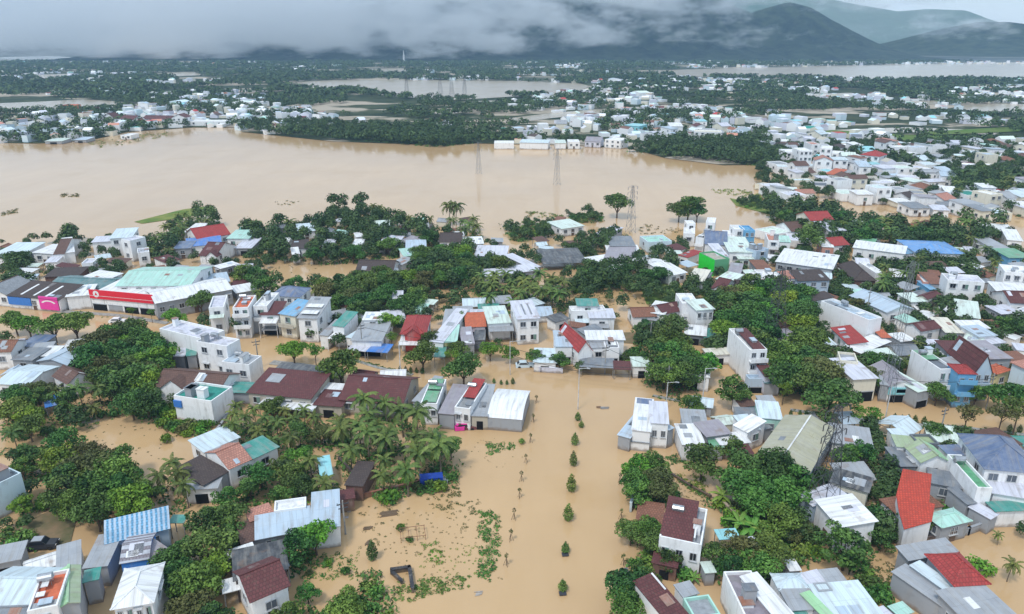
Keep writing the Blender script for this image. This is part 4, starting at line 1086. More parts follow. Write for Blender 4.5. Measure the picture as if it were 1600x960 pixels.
CROWN = {}; TRUNK = {}
def make_trunk(kind, seed):
    random.seed(seed); b = MB()
    if kind == 'tree':
        b.bar((0, 0, -.12), (random.uniform(-.02, .02), .01, .28), .032, 0, .022, 7)
        for k in range(6):
            a = k * 1.05 + random.random(); e = (.26 * math.cos(a), .26 * math.sin(a), .62 + .1 * random.random())
            b.bar((0, 0, .2 + .05 * random.random()), e, .018, 0, .005, 5)
    elif kind == 'bare':
        b.bar((0, 0, -.12), (.01, 0, .5), .022, 0, .014, 6)
        for k in range(4):
            a = k * 1.6 + random.random(); b.bar((.01, 0, .44 + .04 * k), (.2 * math.cos(a), .2 * math.sin(a), .78), .011, 0, .004, 5)
    elif kind == 'palm':
        q = Vector((0, 0, -.12)); bx, by = random.uniform(-.1, .1), random.uniform(-.1, .1)
        for k in range(6):
            t = (k + 1) / 6; p = Vector((bx * t * t, by * t * t, .74 * t)); b.bar(q, p, .02 - .002 * k, 0, .018 - .002 * k, 7); q = p
        return b.mesh('trunk', PBARK), q
    return b.mesh('trunk', BARK), None
# broadleaf crowns live in a unit-height tree: crown centre about z=.62, radius about .42
for s in range(6):
    rng = np.random.default_rng(40 + s)
    lobes = [((0, 0, .60), (.30, .30, .27))]
    nl = 8 + s % 3
    for k in range(nl):
        a = 2 * math.pi * k / nl + rng.random() * .7; rr = .22 + .20 * rng.random(); h = .40 + .40 * rng.random()
        q = .095 + .10 * rng.random(); lobes.append(((rr * math.cos(a), rr * math.sin(a), h), (q * 1.15, q * 1.15, q * .85)))
    for k in range(3):
        a = rng.random() * 6.28; lobes.append(((.12 * math.cos(a), .12 * math.sin(a), .80 + .06 * rng.random()), (.15, .15, .11)))
    D = blob_leaves(lobes, 6800, .033)
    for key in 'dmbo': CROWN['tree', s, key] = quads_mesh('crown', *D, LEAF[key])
    TRUNK['tree', s] = make_trunk('tree', s)
    # airy street tree: smaller separate lobes high on a bare stem
    lob2 = [((.30 * (rng.random() - .5) * 1.3, .30 * (rng.random() - .5) * 1.3, .62 + .32 * rng.random()), (.11 + .06 * rng.random(),) * 2 + (.09,)) for _ in range(9)]
    D = blob_leaves(lob2, 6000, .027)
    for key in 'mbo': CROWN['airy', s, key] = quads_mesh('crown', *D, LEAF[key])
    TRUNK['airy', s] = make_trunk('bare', 20 + s)
    # bush: low mound
    lob3 = [((.5 * (rng.random() - .5), .5 * (rng.random() - .5), .3 + .2 * rng.random()), (.26 + .1 * rng.random(),) * 2 + (.26,)) for _ in range(5)]
    D = blob_leaves(lob3, 700, .085)
    for key in 'dmbo': CROWN['bush', s, key] = quads_mesh('bush', *D, LEAF[key])
    # conical median tree
    D0 = [((.02 * (-1) ** k, .015 * (k % 3), .10 + .115 * k), (wq,) * 2 + (.10,)) for k, wq in enumerate((.17, .22, .235, .22, .19, .15, .10, .05))]
    D = blob_leaves(D0, 5200, .032)
    for key in 'dm': CROWN['cone', s, key] = quads_mesh('crown', *D, LEAF[key])
    # coconut palm: fronds in a unit-height palm
    tm, top = make_trunk('palm', 60 + s); TRUNK['palm', s] = (tm, top)
    Pq, Cq = [], []
    for k in range(17):
        az = k * 2.39996 + rng.random() * .3; el = 1.2 - 1.7 * (k / 16) + rng.random() * .2; ln = .36 + .08 * rng.random()
        d = np.array([math.cos(az), math.sin(az), 0]); q = np.array(top); prev = q; ang = el; side = np.array([-math.sin(az), math.cos(az), 0]); tone = rng.random() * .45; w_prev = .01
        for j in range(12):
            ang -= .11 + .05 * rng.random(); q = prev + (d * math.cos(ang) + np.array([0, 0, 1]) * math.sin(ang)) * ln / 12
            wd = .056 * math.sin(math.pi * min(1, (j + 1.3) / 12.6)) ** .7
            for sd in (-1, 1):
                w1 = wd * (.85 + .3 * rng.random()); a0 = prev * .96 + q * .04; a1 = prev * .12 + q * .88; dn = np.array([0, 0, .032 + .02 * rng.random()])
                Pq.append([a0, a1, a1 + side * sd * w1 * .9 + d * .03 - dn, a0 + side * sd * w1 + d * .02 - dn * .9]); Cq.append(tone + .35 * rng.random() + (.12 if sd > 0 else 0) + (.25 if k > 13 else 0))
            prev = q
    v = np.array(Pq).reshape(-1, 3); n = len(Pq)
    me = bpy.data.meshes.new('crown'); me.from_pydata(v.tolist(), [], [(4*i, 4*i+1, 4*i+2, 4*i+3) for i in range(n)])
    a_ = me.attributes.new('leaf', 'FLOAT', 'FACE'); a_.data.foreach_set('value', np.clip(Cq, 0, 1).astype(np.float32)); me.materials.append(LEAF['p']); me.update()
    CROWN['palm', s] = me
    # banana: broad leaves from a short stem
    Pq, Cq = [], []
    for k in range(10):
        az = k * 2.39996; el = 1.25 - .75 * (k / 9); d = np.array([math.cos(az), math.sin(az), 0]); side = np.array([-math.sin(az), math.cos(az), 0])
        prev = np.array([0, 0, .45]); ang = el; tone = rng.random() * .4
        for j in range(6):
            ang -= .2; q = prev + (d * math.cos(ang) + np.array([0, 0, 1]) * math.sin(ang)) * .12
            w0 = .10 * math.sin(math.pi * (j + .3) / 6.4); w1 = .10 * math.sin(math.pi * (j + 1.3) / 6.6)
            for sd in (-1, 1): Pq.append([prev, q, q + side * sd * w1 - np.array([0, 0, .03]), prev + side * sd * w0 - np.array([0, 0, .03])]); Cq.append(tone + .4 * rng.random() + .12 * (sd > 0))
            prev = q
    v = np.array(Pq).reshape(-1, 3)
    me = bpy.data.meshes.new('leaves'); me.from_pydata(v.tolist(), [], [(4*i, 4*i+1, 4*i+2, 4*i+3) for i in range(len(Pq))])
    a_ = me.attributes.new('leaf', 'FLOAT', 'FACE'); a_.data.foreach_set('value', np.clip(Cq, 0, 1).astype(np.float32)); me.materials.append(LEAF['n']); me.update()
    CROWN['banana', s] = me
bm_ = MB(); bm_.bar((0, 0, -.2), (0, 0, .5), .05, 0, .03, 7); BANANA_STEM = bm_.mesh('stem', STEM)
rng = np.random.default_rng(5); random.seed(5)

PLANTS = []
TREES = []     # placed trunks, for spacing
def plant(kind, x, y, h, key='m', wide=1.0, group=None, label=None, noun=None, z=0.0):
    s = random.randrange(6); rz = random.random() * 6.28
    nm = dict(tree='tree', airy='street_tree', palm='palm_tree', banana='banana_plant', bush='bush', cone='conifer')[kind]
    if kind == 'bush':
        o = add('bush', CROWN['bush', s, key], None, (x, y, z - .1 * h), rz, (h * wide, h * wide, h)); root = o
    else:
        root = empty(nm, (x, y, z), rz); root.scale = (h * wide, h * wide, h)
        if kind == 'banana':
            add('stem', BANANA_STEM, root); add('leaf_cluster', CROWN['banana', s], root)
        elif kind == 'palm': add('trunk', TRUNK['palm', s][0], root); add('crown', CROWN['palm', s], root)
        elif kind == 'cone': add('trunk', TRUNK['airy', s][0], root); add('crown', CROWN['cone', s, key], root)
        else: add('trunk', TRUNK[kind, s][0], root); add('crown', CROWN[kind, s, key], root)
    cat = dict(tree='tree', airy='tree', palm='palm tree', banana='banana plant', bush='bush', cone='conical tree')[kind]
    root['category'] = cat; root['group'] = group or cat + 's'
    px, py = project((x, y, z + h * .6))
    sz = dict(tree=(6.0, 8.6), palm=(6.5, 9.0), airy=(6, 9), banana=(2.8, 4), bush=(1.2, 2.2), cone=(2, 3.2))[kind]
    szn = 'small ' if h < sz[0] else 'tall ' if h > sz[1] and kind != 'bush' else 'large ' if h > sz[1] else ''
    shade = SHADE[key] + ' ' if kind in ('tree', 'airy', 'bush', 'cone') else ''
    kn = dict(tree='broadleaf tree', airy='thin crowned tree', palm='coconut palm', banana='banana plant', bush='bush', cone='conical tree')[kind]
    if label: root['label'] = label
    else: UNLABELLED.append((root, szn + shade + kn, px, py))
    TREES.append((x, y)); root['_d'] = (h, wide, px, py); PLANTS.append((root, kind, x, y, h, wide, px, py)); return root

# groves: crown area in the photo, plants, spacing in metres, heights, tones
GROVES = '''
150,527 200,520 250,524 264,560 242,600 190,612 150,608 132,572 | tree | 4.6 | 7 9.5 | ddd | dark grove behind the white block
0,612 60,592 120,602 150,608 190,620 60,640 0,660 | palm palm tree | 4.6 | 5 7.5 | dm | palms on the left bank
0,650 60,640 190,622 260,615 250,640 170,640 120,662 40,688 0,688 | tree palm bush | 4.0 | 4.5 7 | ddm | palms on the left bank
195,645 260,636 325,642 340,665 300,680 230,664 | bush bush banana | 2.6 | 2 3.2 | bb | bright bushes by the clearing
215,610 262,608 278,632 230,640 | bush tree | 3.2 | 2.5 4.5 | md | bushes by the teal decked box
0,722 60,694 125,668 190,672 196,700 150,712 95,730 40,745 40,735 | tree | 4.4 | 5 7 | dmm | leafy yard trees
70,740 140,712 200,722 236,770 214,806 140,815 80,790 | tree | 4.8 | 6 8.6 | mmd | leafy yard trees
20,750 60,760 75,790 30,800 | bush tree | 3.2 | 2.5 4.5 | mb | leafy yard trees
235,750 262,712 285,735 300,775 290,790 | palm | 4.2 | 5.5 7 | d | palms by the brown sheds
0,805 40,800 55,850 0,860 | bush bush tree | 3 | 1.5 3 | md | bank bushes
250,850 290,820 340,792 388,802 384,838 344,868 345,930 392,955 350,975 245,975 238,900 | tree | 4.4 | 5 7.6 | ddm | trees between the tin houses
335,768 385,742 440,716 500,695 522,730 540,768 480,772 400,772 345,792 | tree tree palm | 4.2 | 4.5 6.8 | ddm | garden grove behind the long tin house
522,648 560,624 610,618 650,645 690,690 712,728 645,745 580,752 545,722 524,690 | palm | 5.0 | 5.5 10.5 | d | coconut grove by the boulevard
590,735 640,742 705,730 715,742 650,755 | tree bush | 3.5 | 3 5 | bm | edge of the coconut grove
680,680 712,705 718,735 690,745 | tree | 4 | 4 5.5 | m | edge of the coconut grove
345,640 420,634 505,645 525,680 470,696 400,690 352,680 | tree palm palm | 4.4 | 4.5 6.5 | ddm | trees below the maroon roofs
440,835 490,826 505,850 470,870 442,858 | tree | 4.5 | 6 7 | d | big tree by the grey blue tin house
390,945 440,925 500,912 560,915 572,875 600,872 612,925 600,972 390,972 | tree tree bush | 4.0 | 3.5 5.5 | dmm | orchard at the lower edge
1150,732 1182,712 1248,722 1262,770 1240,826 1205,840 1165,800 | tree | 4.8 | 6.5 9 | dmm | big grove beside the khaki warehouse
1105,772 1140,765 1205,830 1195,850 1150,820 | banana banana bush | 2.8 | 3 4.5 | b | banana patch
984,722 1028,720 1040,758 1018,772 986,766 | tree | 4.4 | 5.5 7 | m | trees at the flooded corner
1030,760 1052,752 1058,768 1036,778 | bush | 2.4 | 2 3 | m | trees at the flooded corner
985,822 1020,825 1022,848 990,850 | tree | 4 | 4.5 5.5 | d | trees at the flooded corner
1112,856 1180,848 1232,862 1228,890 1114,890 | tree | 4.2 | 5 6.8 | dm | trees behind the corner row
1070,885 1100,878 1110,905 1072,910 | bush banana | 2.6 | 2 3.2 | bm | trees behind the corner row
974,902 1016,890 1030,925 1028,972 972,972 | tree | 4.0 | 5 6.5 | md | trees at the lower boulevard edge
985,870 1015,860 1018,885 988,892 | bush | 2.4 | 2 3 | dm | trees at the lower boulevard edge
1112,470 1180,436 1262,452 1262,508 1205,540 1135,520 | tree | 5.4 | 7 10 | ddd | dark grove under the lattice tower
1205,555 1240,522 1300,516 1312,575 1290,600 1215,592 | tree | 5.2 | 7 10 | ddm | dark grove by the highway
1012,540 1060,530 1090,545 1094,586 1034,592 1012,570 | tree | 5.0 | 7 9 | ddm | highway grove beside the white kiosk
970,540 1005,528 1012,560 985,570 | tree bush | 4 | 4 5.5 | d | highway grove beside the white kiosk
990,512 1030,500 1075,505 1068,525 1000,530 | tree | 4.4 | 4.5 6 | dd | garden hedge trees
736,432 800,428 872,430 892,465 850,482 760,478 | palm | 5.2 | 6.5 9 | d | middle palm plantation
540,432 600,425 662,432 668,478 600,498 560,500 540,470 | tree | 5.2 | 6 8.5 | ddd | middle dark grove
640,395 740,386 812,418 740,432 650,446 | tree | 5.6 | 5.5 8 | ddm | middle dark grove
885,438 945,402 1032,398 1046,428 1000,444 900,446 | tree | 5.2 | 5 7 | ddd | dark hedge grove
895,440 925,436 920,452 890,455 | bush | 3.4 | 2 3.5 | b | dark hedge grove
360,425 430,432 500,442 540,430 544,500 500,486 440,446 400,462 364,455 | tree tree palm | 5.2 | 5.5 8 | ddm | trees behind the highway row
380,352 460,345 500,338 522,318 572,318 640,345 700,372 640,386 560,398 420,402 378,388 | tree tree tree | 6.2 | 5 8 | ddm | lake shore grove
690,350 740,338 756,365 720,376 690,372 | tree palm | 6 | 6 8.5 | dm | lake shore grove
230,378 262,350 290,330 340,328 342,350 290,365 262,400 236,412 | tree palm | 6 | 5.5 8 | dd | trees by the red shore house
0,402 40,390 66,410 58,440 0,445 | tree | 5.4 | 5.5 8 | dd | trees by the left shore
145,412 190,405 198,424 150,428 | tree | 4.8 | 4.5 6 | dm | trees by the left shore
92,362 118,358 122,372 100,376 | tree | 5 | 7 8 | d | trees by the left shore
785,342 860,338 872,362 800,368 | tree bush | 6 | 4 6.5 | mm | lake shore shrubs
885,328 940,325 942,338 890,340 | tree bush | 6 | 4 6 | d | lake shore shrubs
900,362 935,372 930,392 900,388 | tree | 5 | 5 6.5 | m | lake shore shrubs
940,372 955,365 960,380 945,388 | tree | 5 | 5 6.5 | m | lake shore shrubs
1188,318 1250,312 1350,340 1425,352 1565,342 1592,362 1520,380 1420,385 1380,372 1280,370 1232,352 | tree tree tree palm | 5.6 | 6 9.5 | ddm | eastern grove
1150,308 1200,300 1240,312 1200,322 1160,318 | bush tree | 5 | 3 5 | bm | eastern shore shrubs
980,228 1070,236 1180,250 1212,236 1192,216 1060,222 | tree | 7.6 | 6 9 | mdd | dense shore wood
378,190 520,208 680,222 742,216 700,198 500,188 | tree | 8.4 | 6 9 | ddm | wood along the far shore
1480,268 1560,262 1612,276 1612,300 1490,308 | tree palm | 7 | 6 8.5 | dd | trees amid the eastern town
1420,402 1560,388 1565,415 1440,434 | tree palm | 5.6 | 5 7 | ddm | trees by the blue school
1378,415 1438,412 1444,448 1372,458 | palm tree | 5 | 6 8 | dm | palms by the slender mast
1330,478 1365,470 1368,510 1345,500 | tree | 4.6 | 5 6.5 | dm | trees behind the long slab house
1330,562 1398,542 1448,532 1442,588 1345,592 | tree tree palm | 4.8 | 5 7 | ddo | grove around the slender mast
1462,470 1496,462 1492,498 1466,492 | tree | 4.6 | 6 7 | d | dark round trees by the pale block
1562,498 1605,494 1605,516 1566,516 | tree | 4.6 | 5 6.5 | md | lane trees
1318,702 1350,690 1368,712 1332,742 | tree | 4.2 | 4.5 6 | md | yard trees by the dirt path
1345,760 1375,745 1380,790 1350,800 | bush tree | 3 | 2.5 4.5 | md | yard trees by the dirt path
1342,812 1372,800 1382,838 1350,845 | tree | 3.6 | 4.5 5.5 | md | yard trees by the dirt path
1458,772 1505,765 1520,790 1470,795 | bush tree | 2.8 | 2 3.5 | md | garden by the red slab roof
1330,862 1370,900 1400,940 1380,950 1320,890 | bush bush tree | 2.8 | 2 4 | md | bushes by the corner row
1400,880 1440,890 1445,935 1410,925 | bush tree | 2.8 | 2 4 | mb | bushes by the corner row
1230,790 1275,800 1300,830 1290,860 1225,870 | bush tree | 3 | 2 4.5 | md | thicket at the big lattice tower
1085,438 1140,450 1120,470 1060,470 1030,458 | tree bush | 4.6 | 4 6 | dm | trees below the lime green house
1290,440 1330,448 1330,470 1300,476 | tree bush | 4.4 | 4 6 | mb | trees by the muddy clearing
1030,392 1045,398 1062,420 1040,425 | tree | 4.6 | 4.5 6 | d | trees below the lime green house
'''
CLEAR = [P2(q) for q in ('92,660 195,640 300,676 262,722 200,738 158,704 90,692', '0,694 92,662 88,682 20,706', '545,790 740,768 800,900 640,900 560,870', '60,792 120,800 200,822 150,860 60,850', '668,448 735,446 740,486 672,484', '900,452 1010,448 1012,480 910,482', '410,408 500,404 500,424 415,426')]
EXTRA = []
def in_grove():
    gi = 0
    for ln in GROVES.strip().split('\n'):
        poly, kinds, sp, hh, tones, grp = (q.strip() for q in ln.split('|'))
        kinds = kinds.split(); sp = float(sp) * .76; h0, h1 = (float(q) * .88 for q in hh.split()); zc = (h0 + h1) / 2 * .58
        W = [at(*q, zc) for q in P2(poly)]; PW = [(p.x, p.y) for p in W]; gi += 1
        xs = [p[0] for p in PW]; ys = [p[1] for p in PW]
        area = abs(sum(PW[i][0] * PW[i-1][1] - PW[i-1][0] * PW[i][1] for i in range(len(PW)))) / 2
        done = []
        for _ in range(int(area / sp ** 2 * 9) + 30):
            x, y = random.uniform(min(xs), max(xs)), random.uniform(min(ys), max(ys))
            if not inside(x, y, PW) or on_house(x, y, .9) or sum(inside(x + a, y + b, PW) for a, b in ((1.8, 0), (-1.8, 0), (0, 1.8), (0, -1.8))) < (3 if area > 60 else 2): continue
            cp = project((x, y, zc))
            if any(inside(*cp, q) for q in CLEAR): continue
            k = random.choice(kinds); s = sp * (.7 if k == 'bush' else 1)
            if any((x - a) ** 2 + (y - b) ** 2 < (s * random.uniform(.75, 1)) ** 2 for a, b in TREES[-420:]): continue
            h = random.uniform(h0, h1) * (.62 if k == 'bush' and h1 > 4 else 1)
            if k == 'bush': h = min(h, 2.6)
            if k == 'banana': h = min(h, 4.4)
            plant(k, x, y, h, random.choice(tones if random.random() < .7 else 'mmbo'), random.uniform(.92, 1.2) if k != 'palm' else random.uniform(.95, 1.15), grp)
            done.append((x, y))
        if 'palm' not in kinds and W[0].length > 170 and h1 > 4:
            for _ in range(int(area / 9)):
                x, y = random.uniform(min(xs), max(xs)), random.uniform(min(ys), max(ys))
                if inside(x, y, PW) and not on_house(x, y, 1.6): EXTRA.append((x, y, random.uniform(.55, .9) * h0, 1.0))
        UNDER.append((PW, area, tones))
UNDER = []
in_grove()

# single trees: px, py of the crown centre, height, kind, tone, label
SINGLE = '''
22,500 6.8 tree m | round street tree at the left edge before the brown shop hall
44,506 6.4 tree b | bright street tree in front of the pink arched board
82,508 7.4 tree m | broad street tree before the blue board shop front
116,504 8.2 tree m | biggest round street tree in front of the white box wall
190,516 6.6 tree o | olive roadside tree before the crimson showroom
206,488 3.6 airy b | young pale tree in front of the showroom pillars
236,492 3.6 airy m | second young tree before the end of the showroom
312,468 6.6 tree d | dark upright tree at the white warehouse corner
270,494 5.4 tree b | bright street tree below the white warehouse ridge
318,500 4.8 tree b | bright tree between white warehouse and rear tower block
376,510 4.8 tree b | bright tree before the terracotta decked townhouse
458,546 6.4 tree b | yellowish street tree opposite the cream sky blue shophouse
492,552 5.8 airy b | loose yellowish tree beside the broad round street tree
532,570 8.2 tree m | broad round street tree above the long maroon shed house
489,516 4.4 tree b | small bright tree before the louvred white townhouse
528,532 4.4 tree m | small tree before the narrow teal roofed shophouse
606,502 6.4 tree b | tall bright tree between grey shop and red hip roof
612,530 4.6 airy b | thin bright tree by the bright blue canopy
660,552 7.0 tree m | street tree before the mint roofed yellow shop
668,530 5.4 tree d | dark round tree above the red house awning
724,572 7.8 tree d | wide dark tree above the red panelled white shophouse
706,558 5.4 airy b | loose bright tree beside the wide dark highway tree
715,545 4.6 tree d | small dark tree before the purple grey sheet roof
766,546 4.6 tree b | round bright tree under the pale mint hall awnings
798,550 4.4 tree b | round bright tree left of the tall white townhouse front
835,556 4.4 tree m | clipped tree before the tall white townhouse
875,562 4.4 tree m | clipped tree before the pale blue shop wall
908,572 3.2 tree m | small tree before the steep red roofed house
719,498 5.4 tree m | round tree between white sheet roof and orange tiled house
1103,566 6.4 tree b | bright tree beside the white kiosk and tall corner house
1148,608 7.2 tree m | leaning street tree above the square white roof house
1083,630 4.6 tree m | small round tree behind the square white roof house
1225,612 5.0 airy b | pale yellow green tree before the tall white corner house porch
1296,618 9.4 tree d | biggest dark tree standing in the highway
1262,590 8 tree d | dark tree behind the biggest highway tree
1338,648 5.2 airy b | yellow green tree beside the grey slab roofed house
1364,652 5.2 airy b | bright drooping tree on the highway median
1365,600 4.6 airy m | young tree before the cream house with lavender roof
1466,612 5.2 tree m | street tree before the white slant walled townhouse
1526,614 5.2 tree m | street tree before the pale blue gable fronted house
1512,652 7.2 airy o | thin olive tree on the median above olive decked block
1566,650 7.6 airy o | thin tree on the median above the blue hipped villa
1592,645 8.0 airy m | leafy thin tree at the edge above the blue villa
1578,618 6.8 tree m | spreading tree before the orange hip roofed yellow house
1465,672 4.4 tree d | dark small tree beside the olive decked block
1098,716 6.8 tree d | round dark tree below the square white roof house
1148,698 4.4 tree m | small tree right of the round dark tree
1324,850 7.2 tree d | large round tree in front of the white angular metal house
965,317 10.5 tree d | lone tall tree standing in the lake water
1062,327 8.6 tree d | left crown of the dense dark tree clump in the lake
1076,320 11.0 tree m | tallest crown of the dense dark tree clump in the lake
1090,328 8.2 tree d | right crown of the dense dark tree clump in the lake
1263,372 9.4 tree d | round dark tree at the tip of the lake inlet
702,326 11 palm d | left of two slender palms rising from the lake shore
712,326 11 palm d | right of two slender palms rising from the lake shore
610,775 3.4 bush b | bright round bush at the field edge below the palms
1562,838 2.6 palm d | little palm standing in the flooded lane
1580,885 4.2 palm d | palm in the flood beside the red hipped house
1532,885 3.2 bush b | bright bush behind the red hipped house
1440,818 3.6 tree d | dark shrub against the red slab roof house wall
1425,835 2.6 bush d | dark bush at the foot of the red slab roof house
1045,872 3.8 tree d | dark tree before the maroon twin roofed villa
628,825 1.5 bush m | small bush in the flooded field beside a wooden frame
640,842 1.2 bush m | lower small bush in the flooded field
580,855 3.4 cone d | dark pointed tree at the field edge
540,890 1.5 bush m | round shrub at the field left of the pointed tree
512,880 1.3 bush b | pale shrub by the black roofed house
482,895 1.1 bush o | little olive shrub by the maroon gable cottage
255,686 2.4 bush b | bright shrub standing alone in the brown clearing
400,352 7.5 palm d | palm at the lake edge above the mint shore house
452,350 7.5 palm d | palm at the lake edge by the pale shore house
155,404 3 bush m | shrub before the wide white shore house
815,690 1.4 bush m | small weed clump beside the white vaulted end building
'''
for ln in SINGLE.strip().split('\n'):
    a, lab = ln.split('|'); t = a.split(); px, py = map(float, t[0].split(','))
    h = float(t[1]); k = t[2]; p = at(px, py, h * (.62 if k != 'bush' else .3))
    plant(k, p.x, p.y, h, t[3], 1.1 if k == 'tree' else 1.0, 'trees standing in the flood' if k != 'bush' else 'bushes in the flood', lab.strip())
# thin palms in a row along the lake
for i, (px, py) in enumerate(P2('583,320 594,322 603,326 618,330 628,334 640,338 650,342 662,345 672,340')):
    h = 7.5; p = at(px, py, h * .8); plant('palm', p.x, p.y, h, 'd', .62, 'row of thin shore palms')
# dark clipped cones along the highway median, conical trees down the boulevard
for i, (px, py, h) in enumerate([(625,578,1.7),(634,578,1.7),(642,579,1.7),(651,580,1.7),(660,581,1.9),(772,596,1.5),(783,598,1.4),(792,598,1.4),(801,597,1.8),(1060,623,1.7),(1069,624,1.7),
        (1235,646,1.5),(1250,647,1.5),(1260,648,1.5),(1397,655,2.1),(1408,657,2),(1418,657,2.1),(1429,658,2.1),(1443,660,2.1),(1577,672,2),(1592,673,2)]):
    p = at(px, py + 3, 0); plant('cone', p.x, p.y, h * .85, 'd', 1.25, 'clipped dark cones on the highway median', 'dark clipped cone tree on the highway median' if False else None)
for px, py, h, w, lab in [(903,657,1.9,1.35,'farthest small conical tree in the boulevard median'), (908,668,1.5,1.5,'stunted conical tree second from the highway'), (898,695,2.6,1.15,'third conical median tree on the flooded boulevard'),
        (896,728,3.1,.95,'slim fourth conical tree down the flooded boulevard'), (893,768,3.5,.98,'tallest slim conical tree mid boulevard'), (888,813,3.2,1.05,'conical tree alone between tallest and lower planters'),
        (883,864,2.0,1.3,'conical tree in a dark planter on the boulevard'), (879,924,2.0,1.35,'nearest ragged median tree above a dark planter')]:
    p = at(px, py, 0); plant('cone', p.x, p.y, h, 'm', w, 'conical trees down the boulevard median', lab)

# undergrowth between the trunks, and water weeds: nobody could count these
def scatter(name, pts, r, n_each, tones, z=.0, size=.34, mat='m'):
    P, N, S, Cc = [], [], [], []
    for x, y in pts:
        k = n_each; rr = r * (.6 + .8 * rng.random())
        u = rng.normal(size=(k, 3)); u /= np.linalg.norm(u, axis=1, keepdims=True); u[:, 2] = abs(u[:, 2])
        P.append(np.array([x, y, z]) + u * np.array([rr, rr, rr * .7]) * (.6 + .4 * rng.random((k, 1)))); N.append(u + rng.normal(size=u.shape) * .5 + np.array([0, 0, .5]))
        S.append(size * (.6 + .8 * rng.random(k))); Cc.append(rng.random() * .5 + .5 * rng.random(k))
    return tag(add(name, quads_mesh(name, np.concatenate(P), np.concatenate(N), np.concatenate(S), np.concatenate(Cc), LEAF[mat])), kind='stuff')
pts = []
for PW, area, tones in UNDER:
    if area > 9000: area = 9000
    xs = [p[0] for p in PW]; ys = [p[1] for p in PW]
    for _ in range(int(area / (1.5 if PW[0][1] < 200 else 2.6))):
        x, y = random.uniform(min(xs), max(xs)), random.uniform(min(ys), max(ys))
        if inside(x, y, PW) and not on_house(x, y, .3) and not any(inside(*project((x, y, 1)), q) for q in CLEAR): pts.append((x, y))
scatter('undergrowth', pts[::2], 1.5, 20, 'd', 0.1, .30, 'd')
scatter('undergrowth', pts[1::2], 1.25, 20, 'm', 0.1, .28, 'm')
WEEDS = [('745,800 778,800 785,850 772,910 748,905 752,850', 120, 'm', .55), ('668,765 720,760 722,790 690,798 660,780', 46, 'o', .45), ('660,850 690,845 692,885 672,880', 26, 'b', .45),
         ('625,925 660,905 735,900 735,918 660,930', 60, 'm', .5), ('760,692 800,693 806,700 762,712', 40, 'm', .55), ('560,790 600,780 660,800 640,870 560,860', 22, 'o', .35),
         ('440,870 520,860 560,880 560,900 470,905', 50, 'm', .5), ('620,900 650,915 700,925 640,940 610,935', 40, 'm', .5), ('700,790 750,780 745,820 720,830', 26, 'o', .35),
         ('1060,742 1100,740 1105,768 1080,770', 60, 'b', .45), ('1042,734 1112,776 1108,782 1040,742', 60, 'd', .5), ('1040,715 1075,705 1072,722 1045,728', 40, 'd', .5), ('0,330 30,326 28,333 2,338', 30, 'o', .8), ('95,303 122,303 122,308 98,308', 26, 'o', .9),
         ('430,316 470,312 465,322 435,322', 12, 'o', .7), ('1350,880 1400,880 1400,930 1360,920', 50, 'o', .45), ('820,330 880,336 880,342 825,338', 50, 'm', .9), ('1000,350 1060,358 1080,366 1000,366', 40, 'o', .7),
         ('1110,296 1160,296 1200,306 1180,312 1120,302', 70, 'b', .9), ('90,486 250,498 255,503 90,492', 60, 'm', .35), ('1240,640 1620,679 1620,684 1240,645', 240, 'd', .4), ('1020,617 1062,625 1062,629 1020,621', 40, 'd', .35),
         ('556,562 645,584 645,588 556,566', 90, 'd', .35), ('140,222 190,215 260,206 264,212 190,228 140,232', 60, 'm', 1.3), ('1390,760 1408,720 1412,700 1395,770 1398,800 1385,840 1380,800', 90, 'o', .4),
         ('660,470 735,470 735,484 680,486', 40, 'o', .5), ('905,450 1010,450 1010,475 920,480', 90, 'o', .5), ('40,640 130,660 180,645 200,650 140,668 60,682 20,690', 60, 'm', .5)]
WEEDS += [('560,800 740,780 785,905 650,915', 170, 'o', .24), ('650,860 760,850 770,900 660,905', 60, 'b', .26), ('450,872 560,862 565,905 470,912', 60, 'b', .3), ('100,660 290,668 262,720 160,700', 46, 'o', .3), ('690,690 830,680 820,720 720,760', 30, 'o', .2), ('1250,850 1400,880 1390,930 1330,900', 60, 'o', .3), ('1040,745 1110,775 1100,800 1060,780', 40, 'o', .3), ('880,440 1060,440 1070,475 900,480', 80, 'o', .5), ('660,450 740,446 740,486 672,486', 50, 'o', .45), ('405,408 500,404 500,425 415,428', 30, 'o', .4)]
for i, (poly, n, tone, r) in enumerate(WEEDS):
    PW = [(at(*q).x, at(*q).y) for q in P2(poly)]; xs = [p[0] for p in PW]; ys = [p[1] for p in PW]; pts = []
    while len(pts) < n:
        x, y = random.uniform(min(xs), max(xs)), random.uniform(min(ys), max(ys))
        if inside(x, y, PW): pts.append((x, y))
    scatter('hedge_growth' if i in (20, 21, 22) else 'water_weeds', pts, r * (1 if i in (20, 21, 22) else .9), 16, tone, -.05, r * (.42 if i in (20, 21, 22) else .27), tone)
